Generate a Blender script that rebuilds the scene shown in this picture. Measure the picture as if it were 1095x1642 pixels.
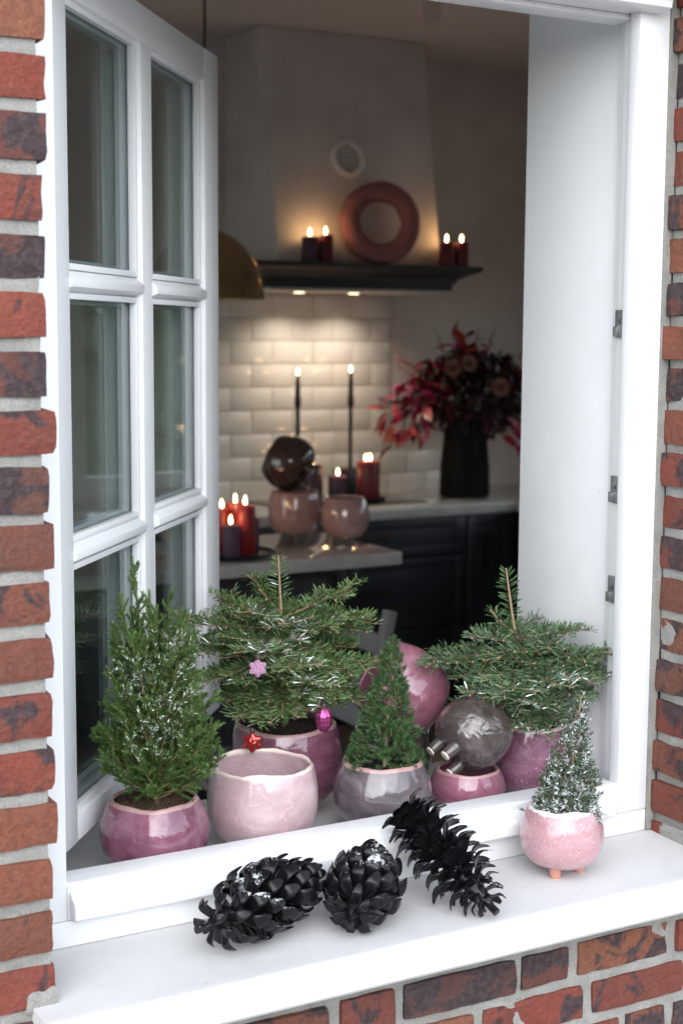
import bpy, bmesh, math, random
import numpy as np
from mathutils import Vector, Matrix, Euler, noise
from math import radians, sin, cos, pi, sqrt
random.seed(7); rng = np.random.default_rng(11)
S = bpy.context.scene
COL = S.collection
for o in list(bpy.data.objects): bpy.data.objects.remove(o)

# ------------------------------------------------------------------ camera
YAW, PITCH, ROLL = radians(29.49), radians(6.905), radians(0.358)
fw = Vector((sin(YAW)*cos(PITCH), cos(YAW)*cos(PITCH), -sin(PITCH)))
rt0 = Vector((cos(YAW), -sin(YAW), 0)); up0 = rt0.cross(fw)
rt = rt0*cos(ROLL) + up0*sin(ROLL); up = up0*cos(ROLL) - rt0*sin(ROLL)
cam = bpy.data.cameras.new('camera'); co = bpy.data.objects.new('camera', cam); COL.objects.link(co)
co.matrix_world = Matrix(((rt.x, up.x, -fw.x, 0.0), (rt.y, up.y, -fw.y, -1.7076), (rt.z, up.z, -fw.z, 0.76), (0, 0, 0, 1)))
cam.sensor_fit = 'VERTICAL'; cam.sensor_height = 36; cam.sensor_width = 24; cam.lens = 52.56
cam.clip_start = 0.05; cam.clip_end = 500
cam.dof.use_dof = True; cam.dof.focus_distance = 2.05; cam.dof.aperture_fstop = 5.8
S.camera = co
# ------------------------------------------------------------------ sky, sun, exposure
SUN_EL, SUN_AZ = radians(34), radians(208)      # azimuth: clockwise from +Y
w = bpy.data.worlds.new('World'); S.world = w; w.use_nodes = True
nt = w.node_tree; nt.nodes.clear()
sky = nt.nodes.new('ShaderNodeTexSky'); sky.sky_type = 'NISHITA'; sky.sun_disc = False
sky.sun_elevation = SUN_EL; sky.sun_rotation = SUN_AZ; sky.air_density = 1.0; sky.dust_density = 0.5; sky.ozone_density = 1.0
hs = nt.nodes.new('ShaderNodeHueSaturation'); hs.inputs['Saturation'].default_value = 0.38
bg = nt.nodes.new('ShaderNodeBackground'); bg.inputs['Strength'].default_value = 0.15
ow = nt.nodes.new('ShaderNodeOutputWorld')
nt.links.new(sky.outputs[0], hs.inputs['Color']); nt.links.new(hs.outputs[0], bg.inputs['Color']); nt.links.new(bg.outputs[0], ow.inputs[0])
sl = bpy.data.lights.new('sun', 'SUN'); so = bpy.data.objects.new('sun', sl); COL.objects.link(so)
sl.energy = 0.65; sl.angle = radians(70); sl.color = (1, 0.995, 0.985)
sd = Vector((sin(SUN_AZ)*cos(SUN_EL), cos(SUN_AZ)*cos(SUN_EL), sin(SUN_EL)))
so.rotation_euler = sd.to_track_quat('Z', 'Y').to_euler(); so.location = sd*20
S.view_settings.view_transform = 'Standard'; S.view_settings.look = 'None'
S.view_settings.exposure = 1.78; S.view_settings.gamma = 1
S.view_settings.use_curve_mapping = False
S.render.engine = 'CYCLES'
S.cycles.max_bounces = 8; S.cycles.transparent_max_bounces = 24; S.cycles.caustics_reflective = False; S.cycles.caustics_refractive = False

# ------------------------------------------------------------------ materials
MATS = {}
class NT:
    def __init__(s, name):
        s.m = bpy.data.materials.new(name); s.m.use_nodes = True; s.t = s.m.node_tree; s.n = s.t.nodes; s.n.clear()
        s.out = s.n.new('ShaderNodeOutputMaterial'); s.p = s.n.new('ShaderNodeBsdfPrincipled'); s.t.links.new(s.p.outputs[0], s.out.inputs[0])
        MATS[name] = s.m
    def new(s, t, **kw):
        n = s.n.new('ShaderNode'+t)
        for k, v in kw.items():
            if k in n.inputs: s.set(n.inputs[k], v)
            else: setattr(n, k, v)
        return n
    def set(s, inp, v):
        if hasattr(v, 'is_output'): s.t.links.new(v, inp)
        elif isinstance(v, (tuple, list)) and len(v) == 3 and inp.type == 'RGBA': inp.default_value = (*v, 1)
        else: inp.default_value = v
    def inp(s, **kw):
        for k, v in kw.items(): s.set(s.p.inputs[k.replace('_', ' ')], v)
    def tc(s, o='Object'): return s.new('TexCoord').outputs[o]
    def noise(s, vec, scale, detail=4, rough=.55, dist=0):
        n = s.new('TexNoise'); s.t.links.new(vec, n.inputs['Vector'])
        n.inputs['Scale'].default_value = scale; n.inputs['Detail'].default_value = detail
        n.inputs['Roughness'].default_value = rough; n.inputs['Distortion'].default_value = dist
        return n.outputs['Fac']
    def ramp(s, fac, stops, interp='LINEAR'):
        r = s.new('ValToRGB'); s.t.links.new(fac, r.inputs[0]); e = r.color_ramp.elements; r.color_ramp.interpolation = interp
        while len(e) < len(stops): e.new(.5)
        for i, (p, c) in enumerate(stops):
            e[i].position = p; e[i].color = (*c, 1) if isinstance(c, (tuple, list)) else (c, c, c, 1)
        return r.outputs[0]
    def mix(s, f, a, b, mode='MIX'):
        m = s.new('MixRGB', blend_type=mode); s.set(m.inputs[0], f); s.set(m.inputs[1], a); s.set(m.inputs[2], b); return m.outputs[0]
    def math(s, op, a, b=0.5):
        m = s.new('Math', operation=op); s.set(m.inputs[0], a); s.set(m.inputs[1], b); return m.outputs[0]
    def bump(s, h, strength=.3, dist=.002):
        b = s.new('Bump'); b.inputs['Strength'].default_value = strength; b.inputs['Distance'].default_value = dist
        s.t.links.new(h, b.inputs['Height']); s.t.links.new(b.outputs[0], s.p.inputs['Normal']); return b
    def sep(s, v):
        x = s.new('SeparateXYZ'); s.t.links.new(v, x.inputs[0]); return x.outputs

def simple(name, col, rough=.5, metal=0, bump=None, var=0, spec=.5, coat=0):
    k = NT(name); c = k.tc()
    if var:
        n = k.noise(c, var if var > 1 else 8, 5)
        k.inp(Base_Color=k.ramp(n, [(.3, tuple(x*.86 for x in col)), (.7, tuple(min(1, x*1.06) for x in col))]))
    else: k.inp(Base_Color=col)
    k.inp(Roughness=rough, Metallic=metal); k.p.inputs['Specular IOR Level'].default_value = spec
    if coat: k.p.inputs['Coat Weight'].default_value = coat; k.p.inputs['Coat Roughness'].default_value = .06
    if bump: k.bump(k.noise(c, bump[0], 4), bump[1], bump[2])
    return k.m

def M_paint(name, col, rough=.38):
    k = NT(name); c = k.tc('Object')
    mp = k.new('Mapping'); k.t.links.new(c, mp.inputs[0]); mp.inputs['Scale'].default_value = (1, 1, 1)
    n = k.noise(c, 3.5, 6, .6); d = k.noise(c, 60, 3, .6)
    spots = k.ramp(k.noise(c, 130, 2, .5), [(.735, 0.0), (.76, 1.0)])
    base = k.ramp(n, [(.25, tuple(x*.94 for x in col)), (.75, col)])
    k.inp(Base_Color=k.mix(k.math('MULTIPLY', spots, .35), base, tuple(x*.5 for x in col)),
          Roughness=k.ramp(d, [(.3, rough-.06), (.7, rough+.1)]))
    gr = k.ramp(k.noise(c, 2.2, 8, .72), [(.56, 0.0), (.74, 1.0)]); k.set(k.p.inputs['Base Color'], k.mix(k.math('MULTIPLY', gr, .22), k.p.inputs['Base Color'].links[0].from_socket, (.55, .53, .49)))
    k.bump(k.noise(c, 220, 3), .10, .001)
    return k.m
M_paint('white_paint', (.81, .82, .83)); M_paint('panel_paint', (.82, .83, .845), .42); M_paint('inner_sill', (.62, .645, .66), .35)

def M_brick():
    k = NT('brick'); tc = k.new('TexCoord'); oi = k.new('ObjectInfo')
    rnd = oi.outputs['Random']
    add = k.new('VectorMath', operation='ADD'); k.t.links.new(tc.outputs['Object'], add.inputs[0])
    cmb = k.new('CombineXYZ'); k.t.links.new(k.math('MULTIPLY', rnd, 37.0), cmb.inputs[0]); k.t.links.new(k.math('MULTIPLY', rnd, 91.0), cmb.inputs[1])
    k.t.links.new(cmb.outputs[0], add.inputs[1]); v = add.outputs[0]
    body = k.ramp(rnd, [(0, (.27, .064, .044)), (.14, (.19, .050, .038)), (.28, (.27, .105, .060)), (.42, (.085, .048, .045)), (.56, (.245, .056, .040)), (.7, (.12, .050, .042)), (.84, (.24, .085, .050)), (1, (.17, .060, .045))])
    n1 = k.noise(v, 22, 6, .65, .6); n2 = k.noise(v, 120, 5, .7); n3 = k.noise(v, 14, 3, .6, 1.2)
    c1 = k.mix(k.ramp(n1, [(.35, 0.0), (.7, .55)]), body, (.20, .085, .062))
    amt = k.ramp(rnd, [(0, .05), (.10, .7), (.2, .0), (.32, .6), (.45, .85), (.56, .0), (.68, .72), (.8, .05), (.92, .6), (1, .4)])
    dk = k.ramp(k.math('ADD', n3, k.math('MULTIPLY', amt, .30)), [(.66, 0.0), (.73, 1.0)])
    c2 = k.mix(k.math('MULTIPLY', dk, .9), c1, k.ramp(n2, [(.3, (.022, .022, .028)), (.7, (.085, .066, .070))]))
    pale = k.ramp(k.noise(v, 55, 5, .75), [(.67, 0.0), (.76, 1.0)])
    c3 = k.mix(k.math('MULTIPLY', pale, .35), c2, (.5, .45, .40))
    c4 = k.mix(k.ramp(n2, [(.35, .35), (.6, 0.0)]), c3, (.05, .025, .02))
    k.inp(Base_Color=c4, Roughness=.88); k.p.inputs['Specular IOR Level'].default_value = .25
    h = k.math('ADD', k.math('MULTIPLY', n1, 1.2), n2); k.bump(h, 1.0, .006)
M_brick()
def M_mortar():
    k = NT('mortar'); c = k.tc(); n = k.noise(c, 30, 5, .6); n2 = k.noise(c, 320, 4, .7)
    k.inp(Base_Color=k.mix(k.ramp(n2, [(.35, .45), (.6, 0.0)]), k.ramp(n, [(.3, (.25, .245, .225)), (.7, (.37, .36, .33))]), (.12, .115, .105)), Roughness=.95)
    k.bump(k.math('ADD', n2, k.math('MULTIPLY', n, 1.5)), .7, .003)
M_mortar()
def M_sill():
    k = NT('cast_stone'); c = k.tc(); n = k.noise(c, 5, 5, .6); n2 = k.noise(c, 260, 4, .7); pit = k.ramp(k.noise(c, 75, 2, .4), [(.705, 0.0), (.74, 1.0)])
    b = k.ramp(n, [(.28, (.49, .49, .482)), (.55, (.575, .575, .568)), (.75, (.61, .61, .605))])
    b = k.mix(k.math('MULTIPLY', pit, .3), b, (.38, .37, .35)); b = k.mix(k.ramp(n2, [(.3, .12), (.55, 0.0)]), b, (.5, .49, .47))
    k.inp(Base_Color=b, Roughness=.72); k.bump(n2, .22, .0012)
M_sill()
simple('dark_sealant', (.11, .10, .08), .8); simple('gasket', (.30, .34, .36), .6)
simple('steel', (.42, .42, .43), .38, .9, (300, .1, .001)); simple('screw_metal', (.2, .2, .2), .4, 1)

def M_glass(name, tint):
    k = NT(name); k.n.remove(k.p)
    tr = k.new('BsdfTransparent', Color=tint); gl = k.new('BsdfGlossy'); gl.inputs['Roughness'].default_value = .0
    ge = k.new('NewGeometry'); ior = k.math('SUBTRACT', 1.5, k.math('MULTIPLY', ge.outputs['Backfacing'], 1.5-1/1.5))
    fr = k.new('Fresnel'); k.t.links.new(ior, fr.inputs['IOR'])
    mx = k.new('MixShader'); k.t.links.new(fr.outputs[0], mx.inputs[0]); k.t.links.new(tr.outputs[0], mx.inputs[1]); k.t.links.new(gl.outputs[0], mx.inputs[2])
    k.t.links.new(mx.outputs[0], k.out.inputs[0])
M_glass('window_glass', (.93, .96, .95)); M_glass('lamp_glass', (.9, .9, .88))

def M_glaze(name, a, b, rim, seed=0, speck=0, bumpy=0, scale=16, rough=.1, zr=None, rimw=.0025):
    """glazed stoneware; zr = object-space height of the rim where the glaze thins to a pale edge"""
    k = NT(name); tc = k.new('TexCoord'); oi = k.new('ObjectInfo')
    mp = k.new('Mapping'); k.t.links.new(tc.outputs['Object'], mp.inputs[0]); mp.inputs['Location'].default_value = (seed*3.1, seed*1.7, seed*.9)
    mp.inputs['Scale'].default_value = (1, 1, 1.5)
    v = mp.outputs[0]
    n = k.noise(v, scale, 6, .6, 1.6); n2 = k.noise(v, scale*.5, 3, .5, .8); cr = k.noise(v, scale*1.3, 2, .45, 2.4)
    c = k.ramp(n, [(.28, a), (.5, tuple((x+y)/2 for x, y in zip(a, b))), (.72, b)])
    c = k.mix(k.ramp(n2, [(.35, .0), (.75, .5)]), c, tuple(x*.62 for x in a))
    line = k.ramp(k.math('ABSOLUTE', k.math('SUBTRACT', cr, .5)), [(0, .16), (.016, 0.0)])
    c = k.mix(line, c, tuple(min(1, x*1.5+.08) for x in b))
    if zr is not None:
        z = k.sep(tc.outputs['Object'])[2]
        zz = k.math('ADD', z, k.math('MULTIPLY', k.math('SUBTRACT', k.noise(v, 42, 4, .6, .8), .5), rimw*1.6))
        f = k.new('MapRange'); k.t.links.new(zz, f.inputs['Value']); f.inputs['From Min'].default_value = zr-rimw; f.inputs['From Max'].default_value = zr-rimw*.3
        c = k.mix(f.outputs[0], c, rim)
    if speck:
        sp = k.ramp(k.noise(tc.outputs['Object'], 520, 1, .4), [(.70-.03*speck, 0.0), (.75-.03*speck, 1.0)])
        c = k.mix(k.math('MULTIPLY', sp, .75), c, (.82, .80, .82))
    k.inp(Base_Color=c, Roughness=k.ramp(k.noise(v, 40, 4), [(.3, rough), (.75, rough+.08)]))
    k.p.inputs['Coat Weight'].default_value = .8; k.p.inputs['Coat Roughness'].default_value = .03
    h = k.math('ADD', k.math('MULTIPLY', k.noise(v, 9, 3, .5, .6), 2.2+bumpy*3), k.math('MULTIPLY', k.noise(v, 46, 3, .5, 1.0), .5+bumpy))
    bp = k.bump(h, .22+.35*bumpy, .004)
    k.t.links.new(bp.outputs[0], k.p.inputs['Coat Normal'])
    return k.m
M_glaze('glaze_plum', (.150, .045, .082), (.30, .125, .185), (.46, .28, .28), 1)
M_glaze('glaze_blush', (.46, .30, .325), (.60, .47, .48), (.72, .60, .54), 2, scale=12, rough=.28, zr=.127, rimw=.004)
M_glaze('glaze_plum_deep', (.140, .042, .072), (.27, .115, .165), (.46, .28, .29), 3)
M_glaze('glaze_smoke', (.070, .055, .060), (.175, .145, .158), (.36, .28, .25), 4, scale=12)
M_glaze('glaze_rose', (.20, .062, .095), (.34, .145, .19), (.36, .17, .2), 5)
M_glaze('glaze_rose_small', (.22, .070, .112), (.36, .16, .215), (.42, .24, .27), 6)
M_glaze('glaze_umber', (.034, .026, .024), (.135, .108, .098), (.2, .17, .16), 7, bumpy=.8, scale=20, zr=None)
M_glaze('glaze_orchid', (.19, .065, .115), (.34, .175, .25), (.60, .48, .50), 8, speck=.2)
M_glaze('glaze_pink', (.45, .225, .25), (.57, .36, .38), (.80, .76, .75), 9, rough=.2, zr=.098, rimw=.005, speck=.4)
M_glaze('glaze_brown', (.035, .02, .017), (.085, .045, .038), (.09, .05, .04), 10)
M_glaze('glaze_salmon', (.42, .235, .215), (.56, .35, .325), (.6, .40, .37), 11)
simple('rim_clay', (.42, .25, .24), .3, var=60, coat=.5); simple('rim_pale', (.60, .46, .47), .3, var=60, coat=.5); simple('foot_clay', (.55, .25, .19), .35, var=60, coat=.4); simple('foot_umber', (.075, .062, .055), .25, var=60, coat=.5); simple('foot_tip', (.72, .66, .58), .5)
simple('foot_smoke', (.18, .14, .15), .3, coat=.4)

def M_soil(name, a, b):
    k = NT(name); c = k.tc(); n = k.noise(c, 260, 5, .7)
    k.inp(Base_Color=k.ramp(n, [(.3, a), (.6, tuple((x+y)/2 for x, y in zip(a, b))), (.75, b)]), Roughness=.95); k.bump(n, 1, .004)
M_soil('soil', (.012, .008, .006), (.07, .04, .026)); M_soil('soil_straw', (.06, .036, .02), (.26, .17, .09)); M_soil('soil_black', (.008, .008, .009), (.03, .03, .032))

def M_needle(name, dark, mid, light):
    k = NT(name); f = k.new('Attribute', attribute_name='frost').outputs['Fac']; t = k.new('Attribute', attribute_name='tone').outputs['Fac']
    c = k.ramp(t, [(0, dark), (.5, mid), (1, light)])
    n = k.noise(k.tc(), 700, 2, .6)
    fr = k.math('GREATER_THAN', k.math('ADD', f, k.math('MULTIPLY', k.math('SUBTRACT', n, .5), .7)), .5)
    k.inp(Base_Color=k.mix(fr, c, (.80, .83, .85)), Roughness=.48); k.p.inputs['Specular IOR Level'].default_value = .35
M_needle('fir_needle', (.034, .066, .020), (.078, .138, .038), (.18, .26, .12))
M_needle('fir_needle_blue', (.034, .066, .028), (.074, .135, .055), (.19, .27, .17))
M_needle('juniper_needle', (.036, .082, .022), (.084, .160, .040), (.19, .28, .09))
M_needle('spruce_needle', (.020, .054, .018), (.042, .104, .034), (.090, .175, .065))
M_needle('frosted_needle', (.03, .062, .03), (.055, .10, .05), (.11, .155, .09))
simple('bark', (.11, .07, .048), .85, bump=(180, .8, .003), var=50); simple('twig', (.34, .23, .14), .8, var=90); simple('bud', (.36, .2, .15), .7)

def M_cone():
    k = NT('black_cone'); ge = k.new('NewGeometry'); z = k.sep(ge.outputs['Normal'])[2]
    n = k.noise(ge.outputs['Position'], 230, 4, .75); big = k.noise(ge.outputs['Position'], 17, 2, .5)
    f = k.math('ADD', k.math('ADD', k.math('MULTIPLY', z, .20), k.math('MULTIPLY', big, .75)), k.math('MULTIPLY', n, .62))
    fr = k.ramp(f, [(.95, 0.0), (1.03, 1.0)])
    c = k.ramp(k.noise(k.tc(), 60, 4), [(.3, (.003, .003, .0033)), (.7, (.007, .007, .008))])
    k.inp(Base_Color=k.mix(k.math('MULTIPLY', fr, .85), c, (.62, .64, .67)), Roughness=k.ramp(fr, [(0, .26), (1, .8)])); k.p.inputs['Specular IOR Level'].default_value = .3
    k.bump(k.noise(k.tc(), 140, 4), .35, .002)
M_cone()
simple('red_glass', (.52, .06, .055), .12, .75); simple('oval_glass', (.42, .07, .22), .14, .8)
def M_glitter():
    k = NT('pink_glitter'); c = k.tc(); v = k.new('TexVoronoi'); v.inputs['Scale'].default_value = 700; k.t.links.new(c, v.inputs['Vector'])
    k.inp(Base_Color=k.mix(k.ramp(v.outputs['Distance'], [(.2, .9), (.5, 0.0)]), (.50, .22, .38), (.85, .7, .8)), Roughness=.35, Metallic=.4); k.bump(v.outputs['Distance'], .8, .002)
M_glitter()
simple('cap_metal', (.18, .15, .13), .35, .9); simple('wire', (.06, .05, .045), .5, .7)
# kitchen
simple('plaster', (.70, .66, .645), .9, bump=(60, .1, .002), var=4); simple('hood_plaster', (.70, .66, .64), .85, bump=(80, .1, .001), var=4)
simple('ceiling_paint', (.72, .64, .60), .9); simple('hood_dark', (.040, .042, .044), .45); simple('grout', (.55, .53, .50), .9)
k_ = simple('tile_glaze', (.66, .65, .64), .2, coat=.2); simple('worktop', (.56, .54, .52), .12, var=14, coat=.4)
simple('cabinet', (.030, .033, .042), .42, var=5); simple('cabinet_tall', (.012, .012, .013), .5); simple('brass', (.38, .28, .15), .25, 1, var=20)
simple('brass_handle', (.16, .10, .045), .35, 1); simple('brass_inside', (.7, .55, .3), .35, .9)
simple('hob', (.015, .015, .016), .05); simple('black_metal', (.010, .010, .011), .35); simple('black_vase', (.0035, .0035, .004), .6, spec=.15)
simple('wax_red', (.25, .013, .018), .42, var=20); simple('wax_oxblood', (.16, .012, .018), .45, var=20); simple('wax_plum', (.085, .03, .06), .5, var=20); simple('wax_violet', (.10, .05, .085), .5, var=20); simple('wax_black', (.012, .008, .01), .45)
simple('wood_floor', (.30, .23, .17), .45, var=3); simple('chair_paint', (.20, .20, .21), .5, var=6); simple('velvet_rose', (.36, .145, .145), .9, bump=(40, .6, .006), var=9); simple('cord', (.012, .01, .01), .6)
simple('vent_plastic', (.86, .85, .84), .5); simple('leather', (.3, .1, .1), .5)
simple('leaf_maroon', (.085, .008, .016), .38, var=40, coat=.3); simple('leaf_crimson', (.33, .014, .040), .3, var=40, coat=.4); simple('leaf_magenta', (.50, .05, .16), .25, var=40, coat=.5); simple('leaf_dark', (.022, .009, .012), .5, var=40); simple('leaf_rust', (.34, .05, .03), .4, var=40); simple('leaf_olive', (.05, .055, .02), .5)
simple('petal_tan', (.30, .15, .12), .7, var=50); simple('stem', (.05, .03, .025), .7); simple('plume', (.28, .16, .12), .8)
simple('hedge_leaf', (.035, .055, .025), .8, bump=(14, 1, .1), var=6); simple('ground_paving', (.42, .41, .39), .9, bump=(12, .3, .01), var=3)
def emit(name, col, st):
    k = NT(name); k.inp(Base_Color=(0, 0, 0)); k.p.inputs['Emission Color'].default_value = (*col, 1); k.p.inputs['Emission Strength'].default_value = st
emit('flame', (1, .68, .30), 11); emit('led_disc', (1, .8, .55), 1.4)
def m(n): return MATS[n]

# ------------------------------------------------------------------ mesh helpers
class MB:
    def __init__(s): s.v = []; s.f = []; s.mi = []
    def add(s, vs, fs, mi=0):
        b = len(s.v); s.v += [tuple(x) for x in vs]; s.f += [tuple(i+b for i in f) for f in fs]; s.mi += [mi]*len(fs); return s
    def box(s, x0, x1, y0, y1, z0, z1, mi=0):
        vs = [(x, y, z) for z in (z0, z1) for y in (y0, y1) for x in (x0, x1)]
        return s.add(vs, [(0, 2, 3, 1), (4, 5, 7, 6), (0, 1, 5, 4), (2, 6, 7, 3), (0, 4, 6, 2), (1, 3, 7, 5)], mi)
    def lathe(s, prof, n=32, c=(0, 0, 0), cap0=True, cap1=True, fn=None, mi=0):
        vs = []; fs = []
        for (r, z) in prof:
            for i in range(n):
                a = 2*pi*i/n; rr = r; zz = z
                if fn: rr, zz = fn(r, z, a)
                vs.append((c[0]+rr*cos(a), c[1]+rr*sin(a), c[2]+zz))
        for j in range(len(prof)-1):
            for i in range(n):
                i2 = (i+1) % n; fs.append((j*n+i, j*n+i2, (j+1)*n+i2, (j+1)*n+i))
        if cap0: fs.append(tuple(range(n-1, -1, -1)))
        if cap1: fs.append(tuple((len(prof)-1)*n+i for i in range(n)))
        return s.add(vs, fs, mi)
    def tube(s, pts, rad, n=6, mi=0):
        pts = [Vector(p) for p in pts]; vs = []; fs = []
        if not hasattr(rad, '__len__'): rad = [rad]*len(pts)
        ref = Vector((0, 0, 1))
        for i, p in enumerate(pts):
            d = (pts[min(i+1, len(pts)-1)]-pts[max(i-1, 0)]).normalized()
            r0 = ref if abs(d.dot(ref)) < .95 else Vector((1, 0, 0))
            a = d.cross(r0).normalized(); b = d.cross(a)
            for k in range(n):
                t = 2*pi*k/n; vs.append(p+(a*cos(t)+b*sin(t))*rad[i])
        for j in range(len(pts)-1):
            for i in range(n):
                i2 = (i+1) % n; fs.append((j*n+i, j*n+i2, (j+1)*n+i2, (j+1)*n+i))
        fs.append(tuple(range(n-1, -1, -1))); fs.append(tuple((len(pts)-1)*n+i for i in range(n)))
        return s.add(vs, fs, mi)
    def extrude(s, prof, x0, x1, mi=0):
        """closed profile [(y,z)] swept along X"""
        n = len(prof); vs = [(x0, y, z) for y, z in prof]+[(x1, y, z) for y, z in prof]
        fs = [(i, (i+1) % n, n+(i+1) % n, n+i) for i in range(n)]+[tuple(range(n-1, -1, -1)), tuple(range(n, 2*n))]
        return s.add(vs, fs, mi)
    def mesh(s, name, mats, smooth=False, bevel=0, seg=2):
        me = bpy.data.meshes.new(name); me.from_pydata(s.v, [], s.f)
        if not isinstance(mats, (list, tuple)): mats = [mats]
        for q in mats: me.materials.append(m(q) if isinstance(q, str) else q)
        me.polygons.foreach_set('material_index', s.mi)
        bm = bmesh.new(); bm.from_mesh(me); bmesh.ops.recalc_face_normals(bm, faces=bm.faces)
        if bevel:
            es = [e for e in bm.edges if len(e.link_faces) == 2 and e.calc_face_angle(0) > .6]
            bmesh.ops.bevel(bm, geom=es, offset=bevel, segments=seg, profile=.5, affect='EDGES', clamp_overlap=True)
        bm.to_mesh(me); bm.free()
        if smooth:
            me.polygons.foreach_set('use_smooth', [True]*len(me.polygons))
            me.set_sharp_from_angle(angle=radians(40 if smooth is True else smooth))
        elif bevel:
            me.polygons.foreach_set('use_smooth', [True]*len(me.polygons)); me.set_sharp_from_angle(angle=radians(30))
        return me
    def build(s, name, mats, parent=None, **kw):
        loc = kw.pop('loc', (0, 0, 0)); return link(name, s.mesh(name, mats, **kw), parent, loc)
def link(name, me, parent=None, loc=(0, 0, 0), rot=None, scale=None):
    o = bpy.data.objects.new(name, me); COL.objects.link(o); o.location = loc
    if parent is not None: o.parent = parent
    if rot is not None: o.rotation_euler = rot
    if scale is not None: o.scale = scale
    return o
def tag(o, label, cat, group=None):
    o['label'] = label; o['category'] = cat; o['kind'] = 'thing'
    if group: o['group'] = group
    return o
def thing(name, loc, label, cat, group=None, rot=(0, 0, 0)):
    o = bpy.data.objects.new(name, None); COL.objects.link(o); o.location = loc; o.rotation_euler = rot; o.empty_display_size = .05
    return tag(o, label, cat, group)
def struct(name, mb, mats, **kw):
    o = mb.build(name, mats, **kw); o['kind'] = 'structure'; return o
def box(*a): return MB().box(*a)

def rough_box(sx, sy, sz, n, amp, seed, chip=.003, mat='brick', rnd=.004):
    """box centred on the origin with worn, uneven faces"""
    bm = bmesh.new(); nx, ny, nz = n
    def grid(N): return [i/N for i in range(N+1)]
    idx = {}
    def V(i, j, k):
        if (i, j, k) not in idx: idx[(i, j, k)] = bm.verts.new(((i/nx-.5)*sx, (j/ny-.5)*sy, (k/nz-.5)*sz))
        return idx[(i, j, k)]
    def F(*v): bm.faces.new(v)
    for i in range(nx):
        for k in range(nz):
            F(V(i, 0, k), V(i+1, 0, k), V(i+1, 0, k+1), V(i, 0, k+1)); F(V(i, ny, k), V(i, ny, k+1), V(i+1, ny, k+1), V(i+1, ny, k))
        for j in range(ny):
            F(V(i, j, 0), V(i, j+1, 0), V(i+1, j+1, 0), V(i+1, j, 0)); F(V(i, j, nz), V(i+1, j, nz), V(i+1, j+1, nz), V(i, j+1, nz))
    for j in range(ny):
        for k in range(nz):
            F(V(0, j, k), V(0, j, k+1), V(0, j+1, k+1), V(0, j+1, k)); F(V(nx, j, k), V(nx, j+1, k), V(nx, j+1, k+1), V(nx, j, k+1))
    for (i, j, k), v in idx.items():
        e = (i in (0, nx))+(j in (0, ny))+(k in (0, nz)); p = v.co.copy(); q = p+Vector((seed*7.3, seed*3.1, -seed*5.7))
        if e >= 2:
            a = rnd*(.4+1.4*abs(noise.noise(q*30)))*(1 if e == 2 else 1.5)
            if i in (0, nx): v.co.x -= a*(1 if i else -1)*.7
            if j in (0, ny): v.co.y -= a*(1 if j else -1)*.7
            if k in (0, nz): v.co.z -= a*(1 if k else -1)*.7
        nv = noise.noise_vector(q*26)*amp + noise.noise_vector(q*80)*amp*.5
        c = noise.noise(q*17+Vector((5, 5, 5)))
        if c > .28: nv -= p.normalized()*chip*(c-.28)*4
        v.co += nv
    bmesh.ops.recalc_face_normals(bm, faces=bm.faces)
    me = bpy.data.meshes.new('brick'); bm.to_mesh(me); bm.free(); me.materials.append(m(mat))
    me.polygons.foreach_set('use_smooth', [True]*len(me.polygons)); me.set_sharp_from_angle(angle=radians(50))
    return me

# ================================================================== SETTING
struct('ground', box(-60, 60, -60, 60, -1.02, -.955), 'ground_paving')
# hedge added out of view behind the viewer to shape reflections in the glazes
hm = MB(); nx_, nz_ = 120, 26; vs = []
for i in range(nx_+1):
    for k in range(nz_+1):
        x = -12+26*i/nx_; top_ = 1.5+1.3*noise.noise(Vector((x*.35, 3, 1)))+.5*noise.noise(Vector((x*1.6, 7, 1))); z = -.96+(top_+.96)*min(1, k/(nz_-4)); y = -11-(0 if k <= nz_-4 else (k-nz_+4)*.4)
        p = Vector((x*2.1, y, z*2.1)); vs.append((x, y+.35*noise.noise(p)+.2*noise.noise(p*3), z+.12*noise.noise(p*2+Vector((9, 0, 0)))))
hm.add(vs, [(i*(nz_+1)+k, (i+1)*(nz_+1)+k, (i+1)*(nz_+1)+k+1, i*(nz_+1)+k+1) for i in range(nx_) for k in range(nz_)])
h1 = tag(hm.build('added_hedge', 'hedge_leaf', smooth=60), 'tall dark green hedge added out of view to shape the reflections', 'hedge')
h2 = h1.copy(); COL.objects.link(h2); h2.location = (.5, 4, 0); h2.rotation_euler = (0, 0, pi/2); tag(h2, 'dark green hedge added out of view to darken the reflection in the open sash', 'hedge')  # unseen copy, added to cover the bright sky mirrored in the sash
# ------------------------------------------------------------------ brick wall
wall = thing('brick_wall', (1.0, -.08, -.95), 'weathered red and purple brick wall with pale grey mortar around the window', 'brick wall')
WB = Vector((1.0, -.08, -.95))
def wallbox(x0, x1, y0, y1, z0, z1, seed, dens=26):
    n = (max(2, int((x1-x0)*dens)), 2, max(2, int((z1-z0)*dens)))
    me = rough_box(x1-x0, y1-y0, z1-z0, n, .0022, seed, 0, 'mortar', .001)
    link('mortar', me, wall, Vector(((x0+x1)/2, (y0+y1)/2, (z0+z1)/2))-WB)
wallbox(-.2, .5165, -.1318, -.012, -.95, 1.75, 1, 30); wallbox(1.5205, 2.25, -.1318, -.004, -.95, 1.75, 2, 30)
wallbox(.5165, 1.5275, -.1318, -.012, -.95, -.052, 3, 40); wallbox(.5165, 1.5205, -.1318, -.012, 1.30, 1.75, 4, 20)
link('mortar', rough_box(.045, .05, .034, (6, 4, 4), .002, 9, 0, 'mortar', .004), wall, Vector((.503, -.112, .0015))-WB)   # pointing on the sill end
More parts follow.
